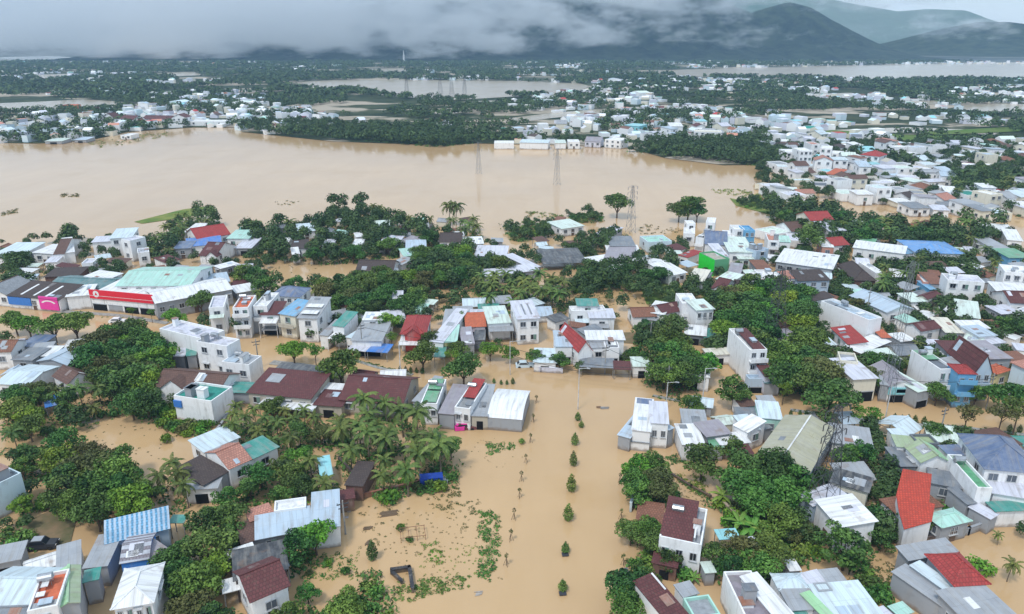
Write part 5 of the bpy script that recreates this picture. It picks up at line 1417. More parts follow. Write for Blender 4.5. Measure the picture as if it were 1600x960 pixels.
# ------------------------------------------------------------------ the far town and woods
rng = np.random.default_rng(77); random.seed(77)
WROOF = ['W'] * 6 + ['PB'] * 4 + ['LV'] * 5 + ['G'] * 7 + ['PM'] * 2 + ['LB'] * 3 + ['DG', 'BK', 'BE', 'BR'] + ['M', 'R', 'SA', 'BR', 'DB', 'MT', 'AQ', 'T', 'PG']
FARTOWN = [('1255,250 1330,238 1420,228 1605,226 1605,262 1490,272 1400,262 1300,262', 54, 7.5), ('1205,268 1290,262 1400,262 1480,276 1470,300 1400,322 1320,318 1260,296', 62, 7.5),
           ('1400,318 1480,306 1605,304 1605,340 1520,345 1420,338', 38, 7.5), ('1190,232 1250,212 1310,215 1330,236 1230,248', 26, 7.5),
           ('1175,300 1200,292 1260,312 1240,322', 7, 9), ('940,214 1000,205 1180,200 1215,206 1150,216 960,222', 34, 8), ('770,206 900,200 930,208 860,214', 12, 10),
           ('1090,186 1200,180 1500,182 1595,196 1400,198 1200,200', 40, 9), ('420,196 600,186 720,190 690,212 520,205', 16, 11), ('0,204 60,196 130,200 120,212 20,218', 4, 11),
           ('1180,372 1240,384 1320,398 1330,376 1250,366', 5, 8)]
HXY = []
def free(x, y, r):
    for a, b in HXY:
        if (x - a) ** 2 + (y - b) ** 2 < r * r: return False
    return not on_house(x, y, r * .5)
for poly, n, gap in FARTOWN:
    PW = [(at(*q).x, at(*q).y) for q in P2(poly)]; xs = [p[0] for p in PW]; ys = [p[1] for p in PW]; k = t = 0
    while k < n and t < n * 60:
        t += 1; x, y = random.uniform(min(xs), max(xs)), random.uniform(min(ys), max(ys))
        if not inside(x, y, PW) or not free(x, y, gap): continue
        w, d = random.uniform(5, 9.5), random.uniform(5.5, 11); z = random.choice([2.4, 2.8, 3.2, 3.6, 5, 5.4, 7.2])
        rc = random.choice(WROOF); ty = random.choice('xyfmh' if rc in TILE else 'fffmmsx')
        if ty == 'f' and rc in TILE: ty = 'x'
        make_house(x, y, random.choice([.1, .25, -.2, 1.65, .5]) + random.uniform(-.1, .1), w, d, z, ty, rc, random.choice('WWWWWCLV'.replace('LV', 'C')), 'k %d' % random.choice([0, 1, 1, 2]), None, 'house', y < 560)
        HXY.append((x, y)); k += 1

# only what shows largest stays an object of its own; the smallest go into the masses below
def drop(root):
    for c in list(root.children):
        for g in list(c.children): bpy.data.objects.remove(g)
        bpy.data.objects.remove(c)
    bpy.data.objects.remove(root)
hs = sorted([(math.sqrt(t[0]['_sz'][0] * t[0]['_sz'][1]) / t[0].location.length, i) for i, t in enumerate(UNLABELLED) if t[0]['category'] == 'house'])
n_lab = sum(1 for o in bpy.data.objects if o.get('category') == 'house' and o.get('label'))
gone = set(i for _, i in hs[:max(0, len(hs) + n_lab - 292)]); SMALLH = []
for i in gone:
    r = UNLABELLED[i][0]; SMALLH.append((r.location.x, r.location.y, r['_sz'][0], r['_sz'][1], random.choice([2.6, 3, 3.4, 5]), r.rotation_euler.z)); drop(r)
for kk, cap in (('tree', 280),):
    ps = sorted([(p[4] * p[5] / math.hypot(p[2], p[3]) * (1 if -30 < p[6] < 1630 and p[7] < 1000 else 0), j) for j, p in enumerate(PLANTS) if p[1] == kk], reverse=True)
    lost = [PLANTS[j] for v, j in ps[cap:]]
lostset = {p[0].name for p in lost}
UNLABELLED = [t for i, t in enumerate(UNLABELLED) if i not in gone and t[0].name not in lostset]
SMALLT = []
for p in lost:
    if -60 < p[6] < 1660 and p[7] < 1010: SMALLT.append((p[2], p[3], p[4], p[5]))
    drop(p[0])

ROADS = [[(at(*q).x, at(*q).y) for q in P2(s)] for s in ('90,480 250,490 430,522 560,550 760,578 1000,590 1200,610 1400,630 1620,640 1620,700 1180,645 1000,625 760,600 560,572 420,560 240,508 90,494',
    '820,590 1010,600 990,980 600,980 700,740 690,690 830,670', '1520,395 1570,400 1600,520 1620,560 1560,560 1530,450', '380,580 420,570 340,680 310,700')]
GARDEN = []
for poly, n in (('1100,400 1600,400 1600,620 1100,560', 480), ('0,380 420,380 420,470 0,440', 70), ('420,470 800,470 800,545 420,520', 50), ('560,385 1080,385 1100,500 900,530', 120), ('1190,660 1600,700 1600,840 1230,860', 70),
                ('1180,228 1605,222 1605,345 1180,300', 650), ('760,205 1200,205 1200,225 760,222', 40), ('0,540 250,540 330,650 0,600', 40)):
    PW = [(at(*q).x, at(*q).y) for q in P2(poly)]; xs = [p[0] for p in PW]; ys = [p[1] for p in PW]; k = t = 0
    while k < n and t < n * 30:
        t += 1; x, y = random.uniform(min(xs), max(xs)), random.uniform(min(ys), max(ys))
        if not inside(x, y, PW) or on_house(x, y, 1.3) or any(inside(x, y, r) for r in ROADS): continue
        GARDEN.append((x, y, random.uniform(2.4, 4.8) * (1.25 if y > 300 else 1), 1.0)); k += 1
WATERW = [[(at(*q).x, at(*q).y) for q in p] for p in FARWATER] + [[(at(*q).x, at(*q).y) for q in P2(s)] for s in ('1290,205 1420,200 1560,206 1560,212 1420,208 1300,212',)]
LANDW = [(p.x, p.y) for p in shore] + [(1700, shore[-1].y), (1700, BOX_END), (-1700, BOX_END), (-1700, shore[0].y)]
def far_land(x, y): return inside(x, y, LANDW) and not any(inside(x, y, q) for q in WATERW)
def clump(x, y): return mnoise.noise(Vector((x / 95, y / 120, 1))) + .6 * mnoise.noise(Vector((x / 32, y / 40, 5)))
# houses too small and too many to count
V, Fc, Cl = [], [], []
cand = 0
FH = []
while len(FH) < 2300 and cand < 160000:
    cand += 1; y = 470 + (BOX_END - 490) * random.random() ** 1.1; x = random.uniform(-.76, .76) * y
    if not far_land(x, y) or mnoise.noise(Vector((x / 210, y / 260, 9))) < (-.04 if x > 0 else .14): continue
    if y < 700 and not free(x, y, 10): continue
    if y > 1500 and random.random() < .35: continue
    FH.append((x, y))
FRONT = [(x, y) for x, y in [(random.uniform(100, 1500), random.uniform(2080, 2225)) for _ in range(210)]]
for x, y, *rest in FH + FRONT + SMALLH:
    if random.random() < .02 and y > 760: w, d, h = random.uniform(16, 26), random.uniform(10, 16), random.uniform(4, 6)
    else: w, d, h = random.uniform(4.5, 9), random.uniform(4.5, 9), random.choice([2.6, 3, 3.4, 5, 6])
    a = random.uniform(0, 3.14)
    if rest: w, d, h, a = rest
    c, s = math.cos(a), math.sin(a); b = len(V); rs = random.choice([0, 0, 1.6])
    for zz in (0, h):
        for u, v in ((-1, -1), (1, -1), (1, 1), (-1, 1)): V.append((x + c * u * w / 2 - s * v * d / 2, y + s * u * w / 2 + c * v * d / 2, zz))
    for v in (-1, 1): V.append((x - s * v * d / 2, y + c * v * d / 2, h + rs))
    wc = PAL[random.choice(['W', 'W', 'W', 'C', 'PB', 'LV'])][:3]; rc = PAL[random.choice(WROOF)][:3]
    for q in ((0, 1, 5, 4), (1, 2, 6, 5), (2, 3, 7, 6), (3, 0, 4, 7)): Fc.append(tuple(b + i for i in q)); Cl.append(wc)
    for q in ((4, 8, 9, 7), (8, 5, 6, 9)): Fc.append(tuple(b + i for i in q)); Cl.append(rc)
    for q in ((4, 5, 8), (6, 7, 9)): Fc.append(tuple(b + i for i in q)); Cl.append(wc)
me = bpy.data.meshes.new('distant_houses'); me.from_pydata(V, [], Fc)
ca = me.attributes.new('paint', 'FLOAT_COLOR', 'FACE'); ca.data.foreach_set('color', [q for c in Cl for q in (*c, 1)])
pm, nt, bs = new_mat('far paint'); an = node(nt, 'ShaderNodeAttribute'); an.attribute_name = 'paint'; L(an.outputs['Color'], bs.inputs['Base Color']); bs.inputs['Roughness'].default_value = .8
me.materials.append(pm); me.update(); tag(add('distant_houses', me), kind='stuff')

# far woods: one mass of tree crowns
cx_, cy_, cr = [], [], []
n_try = 0
while len(cx_) < 24000 and n_try < 190000:
    n_try += 1; y = 440 + (BOX_END - 470) * random.random() ** .85; x = random.uniform(-.78, .78) * y
    if not far_land(x, y) or clump(x, y) < -.02 + (.12 if x > 0 and y < 800 else 0): continue
    if y < 720 and (not free(x, y, 6.5) or on_house(x, y, 3)): continue
    if any(inside(x, y, [(at(*q).x, at(*q).y) for q in P2('1180,222 1300,205 1420,213 1600,216 1620,226 1420,222 1300,218')]) for _ in (0,)): continue
    cx_.append(x); cy_.append(y); cr.append(random.uniform(1.7, 3.2) * (1 + y / 3200))
shore_pts = []
for a, b in zip(LAKE_N, LAKE_N[1:]):
    for t in np.linspace(0, 1, max(2, int(abs(b[0] - a[0]) / 5))):
        q = at(a[0] + (b[0] - a[0]) * t, a[1] + (b[1] - a[1]) * t); ok = random.random() < .8 and free(q.x, q.y + 5, 6)
        if ok: cx_.append(q.x + random.uniform(-4, 4)); cy_.append(q.y + random.uniform(2, 12)); cr.append(random.uniform(2.0, 4.0))
n_small = len(cx_)
for x, y, h, w in SMALLT + EXTRA + GARDEN:
    for q in range(3): cx_.append(x + random.uniform(-.2, .2) * h); cy_.append(y + random.uniform(-.2, .2) * h); cr.append(h * random.uniform(.26, .36) * w)
cx_, cy_, cr = np.array(cx_), np.array(cy_), np.array(cr); n = len(cx_)
K = np.where(cy_ < 900, 36, np.where(cy_ < 1400, 18, 10)); idx = np.repeat(np.arange(n), K); m_ = len(idx)
u = rng.normal(size=(m_, 3)); u /= np.linalg.norm(u, axis=1, keepdims=True); u[:, 2] = np.abs(u[:, 2]) * 1.1 - .12
hh = cr * (.7 + .6 * rng.random(n)); hh[n_small:] *= 1.8; K[n_small:] = 110; idx = np.repeat(np.arange(n), K); m_ = len(idx)
u = rng.normal(size=(m_, 3)); u /= np.linalg.norm(u, axis=1, keepdims=True); u[:, 2] = np.abs(u[:, 2]) * 1.1 - .12
ctr = np.stack([cx_, cy_, hh], 1)[idx]
P = ctr + u * (cr[idx] * (.72 + .4 * rng.random(m_)))[:, None] * np.array([1, 1, 1.05])
S = cr[idx] * np.where(K[idx] > 100, .19, np.where(K[idx] > 30, .26, np.where(K[idx] > 20, .36, .46))) * (.7 + .6 * rng.random(m_))
tone = (rng.random(n) ** 1.4)[idx] * .6 + .4 * rng.random(m_)
tag(add('far_woods', quads_mesh('far_woods', P, u + rng.normal(size=u.shape) * .4 + np.array([0, 0, .3]), S, tone, LEAF['f'], .75)), kind='stuff')
# skirts below the far crowns so trunks do not float over the land
# ------------------------------------------------------------------ pylons, poles, vehicles, walls and small things
random.seed(9)
GALV = plain('galvanised steel', (.26, .28, .30), .55, .3); DKST = plain('dark steel', (.085, .09, .10), .6, .2)
WHITEP = plain('white pole paint', (.72, .73, .74), .5)
def pylon(px, py, h, w, mat, label, arms=3, name='pylon'):
    p = at(px, py); e = empty(name, p, .5); b = MB(); t = .012 * w + .02
    lv = [0, .16, .31, .45, .57, .68, .78, .87, .94, 1.0]
    wid = lambda q: w * (1 - q) ** .85 * .5 + .28
    for q0, q1 in zip(lv, lv[1:]):
        a, c = wid(q0), wid(q1)
        for k in range(4):
            s = [(-1, -1), (1, -1), (1, 1), (-1, 1)]; u, v = s[k], s[(k + 1) % 4]
            b.bar((u[0]*a, u[1]*a, q0*h), (u[0]*c, u[1]*c, q1*h), t)
            b.bar((u[0]*a, u[1]*a, q0*h), (v[0]*c, v[1]*c, q1*h), t * .6); b.bar((v[0]*a, v[1]*a, q0*h), (u[0]*c, u[1]*c, q1*h), t * .6)
            b.bar((u[0]*c, u[1]*c, q1*h), (v[0]*c, v[1]*c, q1*h), t * .55)
    b.build('lattice_body', mat, e)
    for k in range(arms):
        q = .97 - .11 * k; cb = MB(); ln = w * .55 + 1.0
        for s in (-1, 1):
            cb.bar((s * wid(q), 0, q * h), (s * ln, 0, q * h + .15), t * .8); cb.bar((s * wid(q), 0, q * h + .8), (s * ln, 0, q * h + .15), t * .7)
            cb.bar((s * ln, 0, q * h + .1), (s * ln, 0, q * h - .9), .08)
        cb.bar((-wid(q), 0, q * h), (wid(q), 0, q * h), t * .8); cb.build('crossarm', mat, e)
    return tag(e, label, 'pylon', 'power line pylons')
pylon(1282, 803, 19, 3.2, DKST, 'big lattice tower between white angular house and khaki warehouse')
pylon(1207, 543, 20, 3.6, DKST, 'lattice tower rising out of the central dark grove')
pylon(985, 364, 18, 2.2, GALV, 'grey lattice pylon at the lake shore by the lone tree')
pylon(870, 289, 18, 2.0, GALV, 'grey lattice pylon standing in the middle of the lake')
pylon(748, 272, 17, 1.9, GALV, 'farther grey lattice pylon in the lake')
pylon(1384, 629, 30, 1.5, GALV, 'slender tall lattice mast at the highway edge', 1, 'mast')
for px, py in ((636, 152), (688, 148), (706, 152), (726, 153)): pylon(px, py, 26, 5, DKST, 'tiny dark pylon in the far flooded basin')
e = empty('radio_tower', at_dist(631, 92, 2150) * 1, 0); e.location.z = 0
b = MB(); b.bar((0, 0, 0), (0, 0, 24), 3.4, 0, 2.2, 8); b.bar((0, 0, 24), (0, 0, 36), 1.6, 0, .5, 8); b.build('shaft', WHITEP, e); tag(e, 'white slim tower far off under the low cloud', 'tower')

def lamp(px, py, h, label, az=0.0):
    p = at(px, py); e = empty('street_lamp', p, az); b = MB(); b.bar((0, 0, -.5), (0, 0, h), .11, 0, .07, 8); b.build('pole', WHITEP, e)
    a = MB(); a.bar((0, 0, h - .05), (0, -1.6, h + .35), .05, 0, .04, 6); a.build('arm', WHITEP, e)
    l = MB(); l.box(-.14, -2.2, h + .28, .14, -1.5, h + .42); l.build('lamp_head', plain('lamp housing', (.5, .52, .54), .4), e)
    tag(e, label, 'street lamp', 'white street lamps along the highway')
for t in (('797,586', 8, 'white street lamp before the tall white townhouse'), ('626,586', 8, 'white street lamp before the red hip roofed house'), ('1097,632', 8, 'white street lamp between white kiosk and small round tree'),
          ('1383,655', 8, 'white street lamp on the median by the slender mast'), ('903,640', 9, 'thin street lamp at the head of the boulevard median'), ('680,868', 0, ''), ('1040,640', 6, 'white street lamp at the flooded junction corner')):
    if t[1]: lamp(*map(float, t[0].split(',')), t[1], t[2], 1.2)
def pole(px, py, h, label, wood=True):
    p = at(px, py); e = empty('utility_pole', p, .4); b = MB(); b.bar((0, 0, -.5), (0, 0, h), .15, 0, .10, 8); b.build('pole', MAT_CONC, e)
    c = MB(); c.box(-.9, -.06, h - .7, .9, .06, h - .55); c.box(-.7, -.05, h - 1.4, .7, .05, h - 1.27)
    for u in (-.8, 0, .8): c.bar((u, 0, h - .55), (u, 0, h - .3), .05)
    c.build('crossarm', DKST, e); tag(e, label, 'utility pole', 'concrete utility poles')
for px, py, h, s in ((567, 555, 8, 'concrete utility pole before the broad grey roofed shop'), (1540, 640, 8, 'utility pole before the pale blue gable fronted house'), (1352, 500, 9, 'utility pole behind the long white slab house'),
                     (405, 575, 7, 'utility pole at the flooded lane mouth'), (1466, 690, 7, 'utility pole by the olive decked block'), (945, 585, 7, 'utility pole before the steep red roofed house'), (1042, 620, 7, 'utility pole behind the lone white corner house'),
                     (540, 835, 6, 'leaning white pole at the flooded field edge'), (1015, 545, 7, 'utility pole beside the highway grove')): pole(px, py, h, s)

def cable(p, q, h, sag, label):
    p, q = at(*p), at(*q); e = empty('power_cable', p); b = MB(); n = 14; P = []
    for k in range(n + 1):
        t = k / n; v = (q - p) * t; P.append((v.x, v.y, h - sag * 4 * t * (1 - t)))
    for a_, b_ in zip(P, P[1:]): b.bar(a_, b_, .045, 0, None, 5)
    b.build('wire', plain('black cable', (.02, .02, .02), .6), e); tag(e, label, 'power cable')
cable((567, 555), (797, 586), 7.2, 1.1, 'black power cable from grey shop pole to the tall white townhouse lamp')
cable((797, 586), (1042, 620), 6.6, 1.6, 'upper black power cable crossing the flooded junction')
cable((800, 592), (1042, 622), 5.6, 1.9, 'lower black power cable crossing the flooded junction')
cable((945, 585), (1097, 632), 6.4, 1.2, 'black power cable from the red roofed house to the kiosk lamp')
cable((1384, 640), (1540, 640), 7.0, 1.0, 'black power cable before the row of highway shops')
# saplings tied to stakes along both sides of the boulevard
SAP = [(833, 660, 2.4), (829, 692, 2.6), (822, 724, 2.4), (815, 752, 2.6), (812, 778, 2.4), (803, 812, 2.8), (798, 845, 2.8), (791, 884, 2.8), (968, 756, 2.8), (970, 812, 2.6), (972, 838, 2.6), (974, 884, 2.6), (838, 630, 2.2)]
ORD = 'first second third fourth fifth sixth seventh eighth ninth tenth eleventh twelfth thirteenth fourteenth fifteenth sixteenth seventeenth eighteenth nineteenth twentieth'.split()
sap_left = sorted([q for q in SAP if q[0] < 900], key=lambda q: q[1]); sap_right = sorted([q for q in SAP if q[0] > 900], key=lambda q: q[1])
for side, lst, ref in (('west', sap_left, 'row before the white vaulted end building'), ('east', sap_right, 'row facing the maroon twin roofed villa')):
    for i, (px, py, h) in enumerate(lst):
        h *= .8
        p = at(px, py); e = empty('sapling', p, i * .9); b = MB(); b.bar((0, 0, -.5), (.05, 0, h), .045, 0, .025, 6); b.build('trunk', BARK, e)
        st = MB()
        for k in range(3): a = k * 2.1; st.bar((.5 * math.cos(a), .5 * math.sin(a), -.3), (.04, 0, h * .6), .035)
        st.build('stake', plain('stake wood', (.2, .14, .09), .9), e)
        o = add('crown', CROWN['cone', i % 6, 'd'], e, (.04, 0, h * .62), 0, (.9, .9, 1.0)); o.data = quads_mesh('crown', *blob_leaves([((0, 0, .3), (.32, .32, .4))], 260, .13), LEAF['o'])
        tag(e, f'staked sapling, {ORD[i]} from the highway in the {ref}', 'sapling', 'staked saplings along the boulevard')

def tank_planter(px, py, label):
    p = at(px, py); e = empty('planter', p, .1); b = MB(); b.box(-.42, -.3, -.4, .42, .3, .16); b.box(-.48, -.36, .163, .48, .36, .24); b.build('box', plain('dark planter', (.06, .065, .08), .6), e); tag(e, label, 'planter')
tank_planter(883, 868, 'dark median planter under the bushy boulevard tree'); tank_planter(879, 929, 'nearest dark median planter standing out of the water')

def car(px, py, rz, body, label, tarp=None, z=0.0, roof=None):
    p = at(px, py, z); e = empty('car', p, rz); m = plain('car paint ' + body, PAL[body][:3], .3, var=.05)
    def extr(prof, y0, y1, mat, name, taper=0):
        b = MB(); n = len(prof); A = [(x, y0 + (taper if zz > .8 else 0), zz) for x, zz in prof]; B = [(x, y1 - (taper if zz > .8 else 0), zz) for x, zz in prof]
        b.poly(A); b.poly(B[::-1])
        for i in range(n): j = (i + 1) % n; b.poly([A[j], A[i], B[i], B[j]])
        return b.build(name, mat, e)
    extr([(-2.1, .25), (2.1, .25), (2.15, .6), (2.0, .82), (.9, .92), (.35, 1.45), (-1.2, 1.48), (-1.75, .95), (-2.1, .9)], -.85, .85, m, 'body', .12)
    g = MB()
    for s in (-1, 1): g.poly([(.72, s * .80, .98), (-1.4, s * .80, .98), (-1.1, s * .745, 1.40), (.30, s * .745, 1.40)][::s])
    g.poly([(.885, -.66, .955), (.885, .66, .955), (.405, .6, 1.415), (.405, -.6, 1.415)]); g.poly([(-1.74, .66, 1.0), (-1.74, -.66, 1.0), (-1.26, -.6, 1.43), (-1.26, .6, 1.43)])
    g.build('window', MAT_GLASS, e)
    if roof: extr([(.25, 1.49), (.3, 1.53), (-1.1, 1.56), (-1.15, 1.50)], -.6, .6, plain('car roof', PAL[roof][:3], .3, var=.05), 'roof_panel')
    for x in (-1.3, 1.3):
        for y in (-.8, .8):
            w = MB(); w.bar((x, y - .1, .3), (x, y + .1, .3), .32, 0, .32, 12); w.build('wheel', plain('tyre rubber', (.02, .02, .02), .8), e)
    for y in (-.6, .6):
        hb_ = MB(); hb_.box(2.09, y - .16, .58, 2.17, y + .16, .74); hb_.build('headlight', plain('headlight lens', (.7, .7, .72), .15), e)
    if tarp:
        t = MB(); t.slab([(-2.0, -.95, .96), (-.1, -1.0, 1.1), (-.1, 1.0, 1.1), (-2.0, .95, .96)], .1); t.slab([(-1.7, -.7, 1.35), (.35, -.75, 1.62), (.35, .75, 1.62), (-1.7, .7, 1.35)], .3); t.box(-2.0, -1.0, .3, -.2, -.93, 1.0)
        t.build('tarpaulin', plain('tarp ' + tarp, PAL[tarp][:3], .5, var=.08), e)
    tag(e, label, 'car')
car(727, 671, .12, 'M', 'dark red car half sunk under a bright pink tarpaulin by the white shophouse', 'PK', -.2)
car(67, 855, .15, 'K', 'dark car with pale roof parked on the earth bank', None, .1, 'G')
car(820, 574, .08, 'PB', 'pale blue car at the highway edge below the tall white townhouse', None, -.25)
car(1252, 607, -.3, 'W', 'white car under the dark highway trees', None, -.3)
car(185, 505, .1, 'W', 'white car in the flood before the showroom', None, -.35)
car(268, 488, .5, 'LV', 'pale car parked at the showroom side', None, -.1)

e = empty('truck', at(676, 756), .16); b = MB(); b.box(-2.1, -.8, -.2, 1.7, .8, 1.5); b.box(-2.12, -.82, 1.503, 1.72, .82, 1.58)
for k in range(8): b.box(-1.95 + k * .47, -.86, 0, -1.8 + k * .47, -.803, 1.45)
b.build('cargo_box', plain('blue truck paint', (.02, .07, .42), .4, var=.1), e); c = MB(); c.box(1.75, -.7, -.3, 2.5, .7, .75); c.build('cab', plain('truck cab', (.5, .55, .6), .4), e)
tag(e, 'blue truck box half under water beside the coconut grove', 'truck')
e = empty('water_drum', at(685, 687), 0); b = MB(); b.bar((0, 0, -.4), (0, 0, .8), .5, 0, .5, 14); b.bar((0, 0, .8), (0, 0, .9), .52, 0, .4, 14); b.build('drum_body', plain('navy plastic', (.02, .035, .12), .4), e); c = MB(); c.bar((0, 0, .903), (0, 0, 1.0), .2, 0, .2, 10); c.build('lid', plain('black lid', (.02, .02, .02), .5), e)
tag(e, 'navy blue water drum standing in the flood by the grove', 'water drum')

# the red slab roof house with its bowed outline
def poly_house(pts, z, rc, wc, label, cat='house'):
    W = [at(*q, z) for q in P2(pts)]; cx = sum(p.x for p in W) / len(W); cy_ = sum(p.y for p in W) / len(W); e = empty('house', (cx, cy_, 0)); Q = [(p.x - cx, p.y - cy_) for p in W]
    ar = sum(Q[i-1][0] * Q[i][1] - Q[i][0] * Q[i-1][1] for i in range(len(Q)))
    if ar < 0: Q = Q[::-1]
    b = MB(); n = len(Q)
    for i in range(n): j = (i + 1) % n; b.poly([(*Q[i], -.8), (*Q[j], -.8), (*Q[j], z), (*Q[i], z)])
    b.build('wall', wall_mat(wc), e); r = MB(); S = [(x * 1.03, y * 1.03, z + .14) for x, y in Q]; r.slab(S, .12, 0, [(x, y) for x, y, _ in S]); r.build('roof', roof_mat(rc, 't'), e)
    for px_, py_ in (P2('1436,823')):
        w = at(px_, py_, z * .55); o = add('window', window_mesh(1.2, 1.1), e); o.location = (w.x - cx, w.y - cy_ - .1, z * .5); o.rotation_euler = (0, 0, .15)
    tag(e, label, cat, 'flooded town buildings'); FOOT.append((cx, cy_, 1, 0, 3.5, 7)); sh = label.split('/')[0]; LANDMARKS.append(('red slab roof house', *project((cx, cy_, z)))); return e
PAL['RO'] = (.62, .075, .04, 1); CNAME['RO'] = 'red orange'
poly_house('1411,735 1455,743 1451,786 1460,789 1455,815 1413,827 1405,800 1401,775', 4.4, 'RO', 'W', 'bright red orange slab roofed house with a bowed outer wall')

# boundary walls and fences
def wall_line(pts, h, th, col, label, name='boundary_wall', posts=0):
    P = [at(*q) for q in P2(pts)]; e = empty(name, P[0]); b = MB(); cb = MB()
    for p, q in zip(P, P[1:]):
        d = (q - p); n = Vector((-d.y, d.x, 0)).normalized() * th / 2; p, q = p - P[0], q - P[0]
        for mb, z0, z1, s in ((b, -.5, h, 1), (cb, h + .003, h + .09, 1.5)):
            A = [p - n * s, q - n * s, q + n * s, p + n * s]; lo = [(v.x, v.y, z0) for v in A]; hi = [(v.x, v.y, z1) for v in A]
            mb.poly(hi)
            for i in range(4): j = (i + 1) % 4; mb.poly([lo[i], lo[j], hi[j], hi[i]])
        k = max(1, int(d.length / 3.5))
        for i in range(k + 1):
            v = p + (q - p) * i / k; cb.box(v.x - .16, v.y - .16, -.5, v.x + .16, v.y + .16, h + .2)
    b.build('panel', wall_mat(col), e); cb.build('coping', wall_mat(col), e); tag(e, label, 'wall', 'garden walls')
wall_line('835,581 878,584', 1.2, .25, 'LV', 'low white wall along the highway below the tall white townhouse')
wall_line('1048,742 1080,762 1110,778', .35, .25, 'DB', 'low dark wall across the flooded corner garden')
wall_line('1124,788 1170,832 1202,860', 1.1, .3, 'TN', 'long tan wall between villa and banana patch')
wall_line('1388,690 1395,715 1403,742', 1.2, .5, 'OL', 'khaki wall along the dirt path')
wall_line('1474,842 1512,836 1556,820', 1.3, .25, 'G', 'grey garden wall curving along the flooded lane')
wall_line('1380,846 1428,847 1470,846', .8, .25, 'DB', 'dark low wall behind the corner sheet roofs')
wall_line('550,783 600,772 655,758', .9, .25, 'BK', 'rusty brown wall under the coconut grove')
wall_line('530,722 556,750 566,776', 1.0, .25, 'DB', 'dark brown wall beside the brown shed in the grove')
wall_line('612,896 640,892 645,926', .7, .35, 'K', 'broken dark corner wall in the flooded field')
wall_line('612,897 628,912', .5, .3, 'K', 'short dark wall stub inside the broken corner wall')
wall_line('400,578 380,612 345,668 322,694', .6, .3, 'G', 'low grey wall down the narrow flooded lane')
wall_line('1573,524 1604,527', .5, .6, 'G', 'small pale footbridge wall over the muddy lane', 'footbridge')
wall_line('230,780 255,768', 1, .3, 'DB', 'dark wall by the palms near the striped tile roof')
wall_line('985,800 990,780 1003,776', 1.6, .3, 'PB', 'pale wall beside the rusty brown roof')
wall_line('1345,675 1386,684', .5, .25, 'C', 'cream kerb wall beside the grey slab roofed house')

# wooden frame and floating debris in the flooded field
e = empty('wooden_frame', at(645, 838), .2); b = MB()
for k in range(4): b.bar((-1.8 + 1.2 * k, -1.2, -.4), (-1.8 + 1.2 * k, -1.2, .9), .05); b.bar((-1.8 + 1.2 * k, 1.2, -.4), (-1.8 + 1.2 * k, 1.2, .9), .05); b.bar((-1.8 + 1.2 * k, -1.3, .85), (-1.8 + 1.2 * k, 1.3, .85), .045)
for s in (-1, 1): b.bar((-1.9, 1.2 * s, .8), (1.9, 1.2 * s, .8), .045)
b.build('frame', plain('reddish timber', (.3, .15, .09), .8), e); tag(e, 'reddish wooden trellis frame standing in the flooded field', 'trellis')
def raft(px, py, w, d, rz, label, col='DB'):
    e = empty('debris_raft', at(px, py), rz); b = MB(); random.seed(int(px))
    for k in range(7): y = -d / 2 + d * k / 6; b.box(-w / 2 + random.uniform(0, .5), y - d * .06, -.08, w / 2 - random.uniform(0, .5), y + d * .06, .10 + .03 * (k % 3))
    b.build('planks', wall_mat(col), e); tag(e, label, 'debris', 'floating debris')
raft(608, 803, 3.2, 1.2, .25, 'dark plank raft near the bright round bush'); raft(577, 850, 1.4, 1.0, 1.2, 'small dark debris above the pointed tree'); raft(575, 826, 1.6, .7, .1, 'little plank drifting in the flooded field')
raft(141, 658, 3.4, 2.0, .5, 'grey junk heap in the brown clearing', 'G'); raft(935, 637, 1.2, .7, .1, 'small red floating crate on the highway', 'BK'); raft(945, 638, 2.2, .8, .05, 'pale blue floating sheet on the highway', 'LB')
raft(977, 892, 1.4, .8, .4, 'blue plastic drum raft at the boulevard edge', 'B'); raft(748, 928, 1.2, .7, .2, 'white foam block floating on the boulevard', 'W'); raft(1435, 637, 1.3, .9, .8, 'dark bundle floating before the aqua fronted shop', 'K')
raft(1395, 705, 2.6, 2.0, .4, 'pale rubble heap on the dirt path', 'BE'); raft(1392, 735, 2.2, 1.6, .9, 'lower rubble heap on the dirt path', 'LV')
raft(1310, 712, 3.4, 2.6, .5, 'jumble of dark scrap behind the grey slab roofed house', 'PG'); raft(1268, 726, 3.6, 2.4, 1.0, 'heap of grey scrap beside the khaki warehouse', 'DG'); raft(1285, 742, 2.4, 2.2, .2, 'bluish scrap heap under the big lattice tower', 'LB')
raft(546, 795, .8, 4.5, .05, 'line of white drums along the field edge', 'LV')

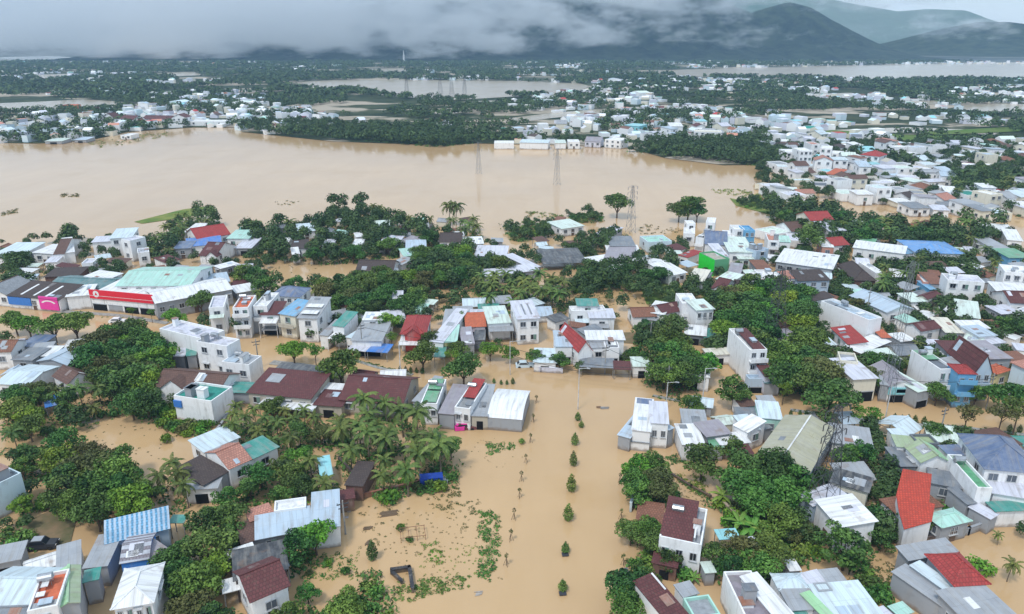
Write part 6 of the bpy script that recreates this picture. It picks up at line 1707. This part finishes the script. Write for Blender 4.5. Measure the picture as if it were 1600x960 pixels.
# white marks on the two shop signs
for o in list(bpy.data.objects):
    if o.name.startswith('sign_board') and o.parent and o.parent.get('label', '').startswith(('showroom', 'brown roofed shop hall')) and o['label'].startswith(('crimson', 'pink')):
        xs = [v.co.x for v in o.data.vertices]; ys = [v.co.y for v in o.data.vertices]; zs = [v.co.z for v in o.data.vertices]; y = min(ys) - .02; b = MB()
        if o['label'].startswith('crimson'):
            c = (min(xs) + 2.2, (min(zs) + max(zs)) / 2 + .1); n = 16
            b.poly([(c[0] + .95 * math.cos(-k * 2 * math.pi / n), y, c[1] - .95 * math.sin(-k * 2 * math.pi / n)) for k in range(n)][::-1]); b.poly([(c[0] + q[0], y - .01, c[1] + q[1]) for q in ((-.45, -.35), (.45, -.35), (0, .5))], 1)
        else:
            cx = (min(xs) + max(xs)) / 2; n = 10; w = (max(xs) - min(xs)) / 2; z0 = max(zs) - 1.9
            for k in range(n):
                a0, a1 = math.pi * (.15 + .7 * k / n), math.pi * (.15 + .7 * (k + 1) / n)
                f = lambda a, r: (cx + w * .82 * r * math.cos(a), y, z0 + 1.25 * r * math.sin(a) - .4)
                b.poly([f(a0, .78), f(a0, 1.05), f(a1, 1.05), f(a1, .78)])
        b.build('emblem', [plain('white sign paint', (.8, .8, .8), .5, var=.03), plain('red sign paint', (.7, .02, .04), .5, var=.03)], o)
# ------------------------------------------------------------------ a label of its own for everything not named above
def words(s): return len(s.split())
FAR_MARKS = [('far town hilltop', 1310, 222), ('lake inlet', 1210, 345), ('far meadow', 1420, 214), ('lakeside blocks', 830, 222), ('far flooded basin', 700, 140), ('eastern strip of water', 1450, 112),
             ('western far shore', 250, 205), ('eastern grove', 1420, 350), ('dense shore wood', 1090, 236), ('muddy lane', 1555, 440), ('dirt path', 1392, 715), ('flooded field', 650, 850), ('brown clearing', 200, 690), ('middle palm plantation', 815, 455)]
def build_labels():
    marks = LANDMARKS + FAR_MARKS; used = {}
    for ob in bpy.data.objects:
        if ob.get('label') and not ob.parent: used[ob['label']] = 1
    import heapq
    pend = []
    for o, desc, px, py in UNLABELLED:
        near = heapq.nsmallest(4, marks, key=lambda m: (m[1] - px) ** 2 + ((m[2] - py) * 1.5) ** 2)
        opts = []
        def rel(m):
            dx, dy = px - m[1], (py - m[2]) * 1.5
            if abs(dy) > abs(dx) * .7: return ('in front of' if dy > 0 else 'behind') + ' the ' + m[0]
            return 'beside the ' + m[0]
        a, b, c = near[0], near[1], near[2]
        mx_, my_ = (a[1] + b[1]) / 2, (a[2] + b[2]) / 2
        opts = [rel(a), f'between the {a[0]} and the {b[0]}', rel(b), f'between the {a[0]} and the {c[0]}', rel(c)]
        opts = [f'{desc} {q}' for q in opts if words(desc) + words(q) <= 16]
        pend.append((o, desc, px, py, opts))
    # first try a label nobody else wants
    left = pend
    for r in range(5):
        cnt = {}
        for t in left:
            if len(t[4]) > r: cnt[t[4][r]] = cnt.get(t[4][r], 0) + 1
        nxt = []
        for t in left:
            if len(t[4]) > r and cnt[t[4][r]] == 1 and t[4][r] not in used: t[0]['label'] = t[4][r]; used[t[4][r]] = 1
            else: nxt.append(t)
        left = nxt
    # the rest: count them off along their landmark
    groups = {}
    for t in left: groups.setdefault(t[4][0] if t[4] else t[1], []).append(t)
    for base, ts in groups.items():
        ts.sort(key=lambda t: t[2]); n = len(ts)
        for i, t in enumerate(ts):
            desc = t[1]; tail = base[len(desc):].strip()
            lab = f'{desc}, {ORD[i] if i < 20 else str(i + 1) + "th"} of {n} counted rightwards {tail}' if n > 1 else base + ', the nearer one'
            if words(lab) > 16: lab = f'{desc}, {ORD[min(i,19)]} of {n} {tail}'
            if words(lab) > 16: lab = f'{desc}, {ORD[min(i,19)]} {tail}'
            if words(lab) > 16: tail = ' '.join(tail.split(' and the ')[0].split()).replace('between', 'near'); lab = f'{desc}, {ORD[min(i,19)]} of {n} {tail}'
            k = 0
            while lab in used: k += 1; lab = f'{desc}, {ORD[min(i + k, 19)]} of its cluster {tail}'
            t[0]['label'] = lab; used[lab] = 1
build_labels()
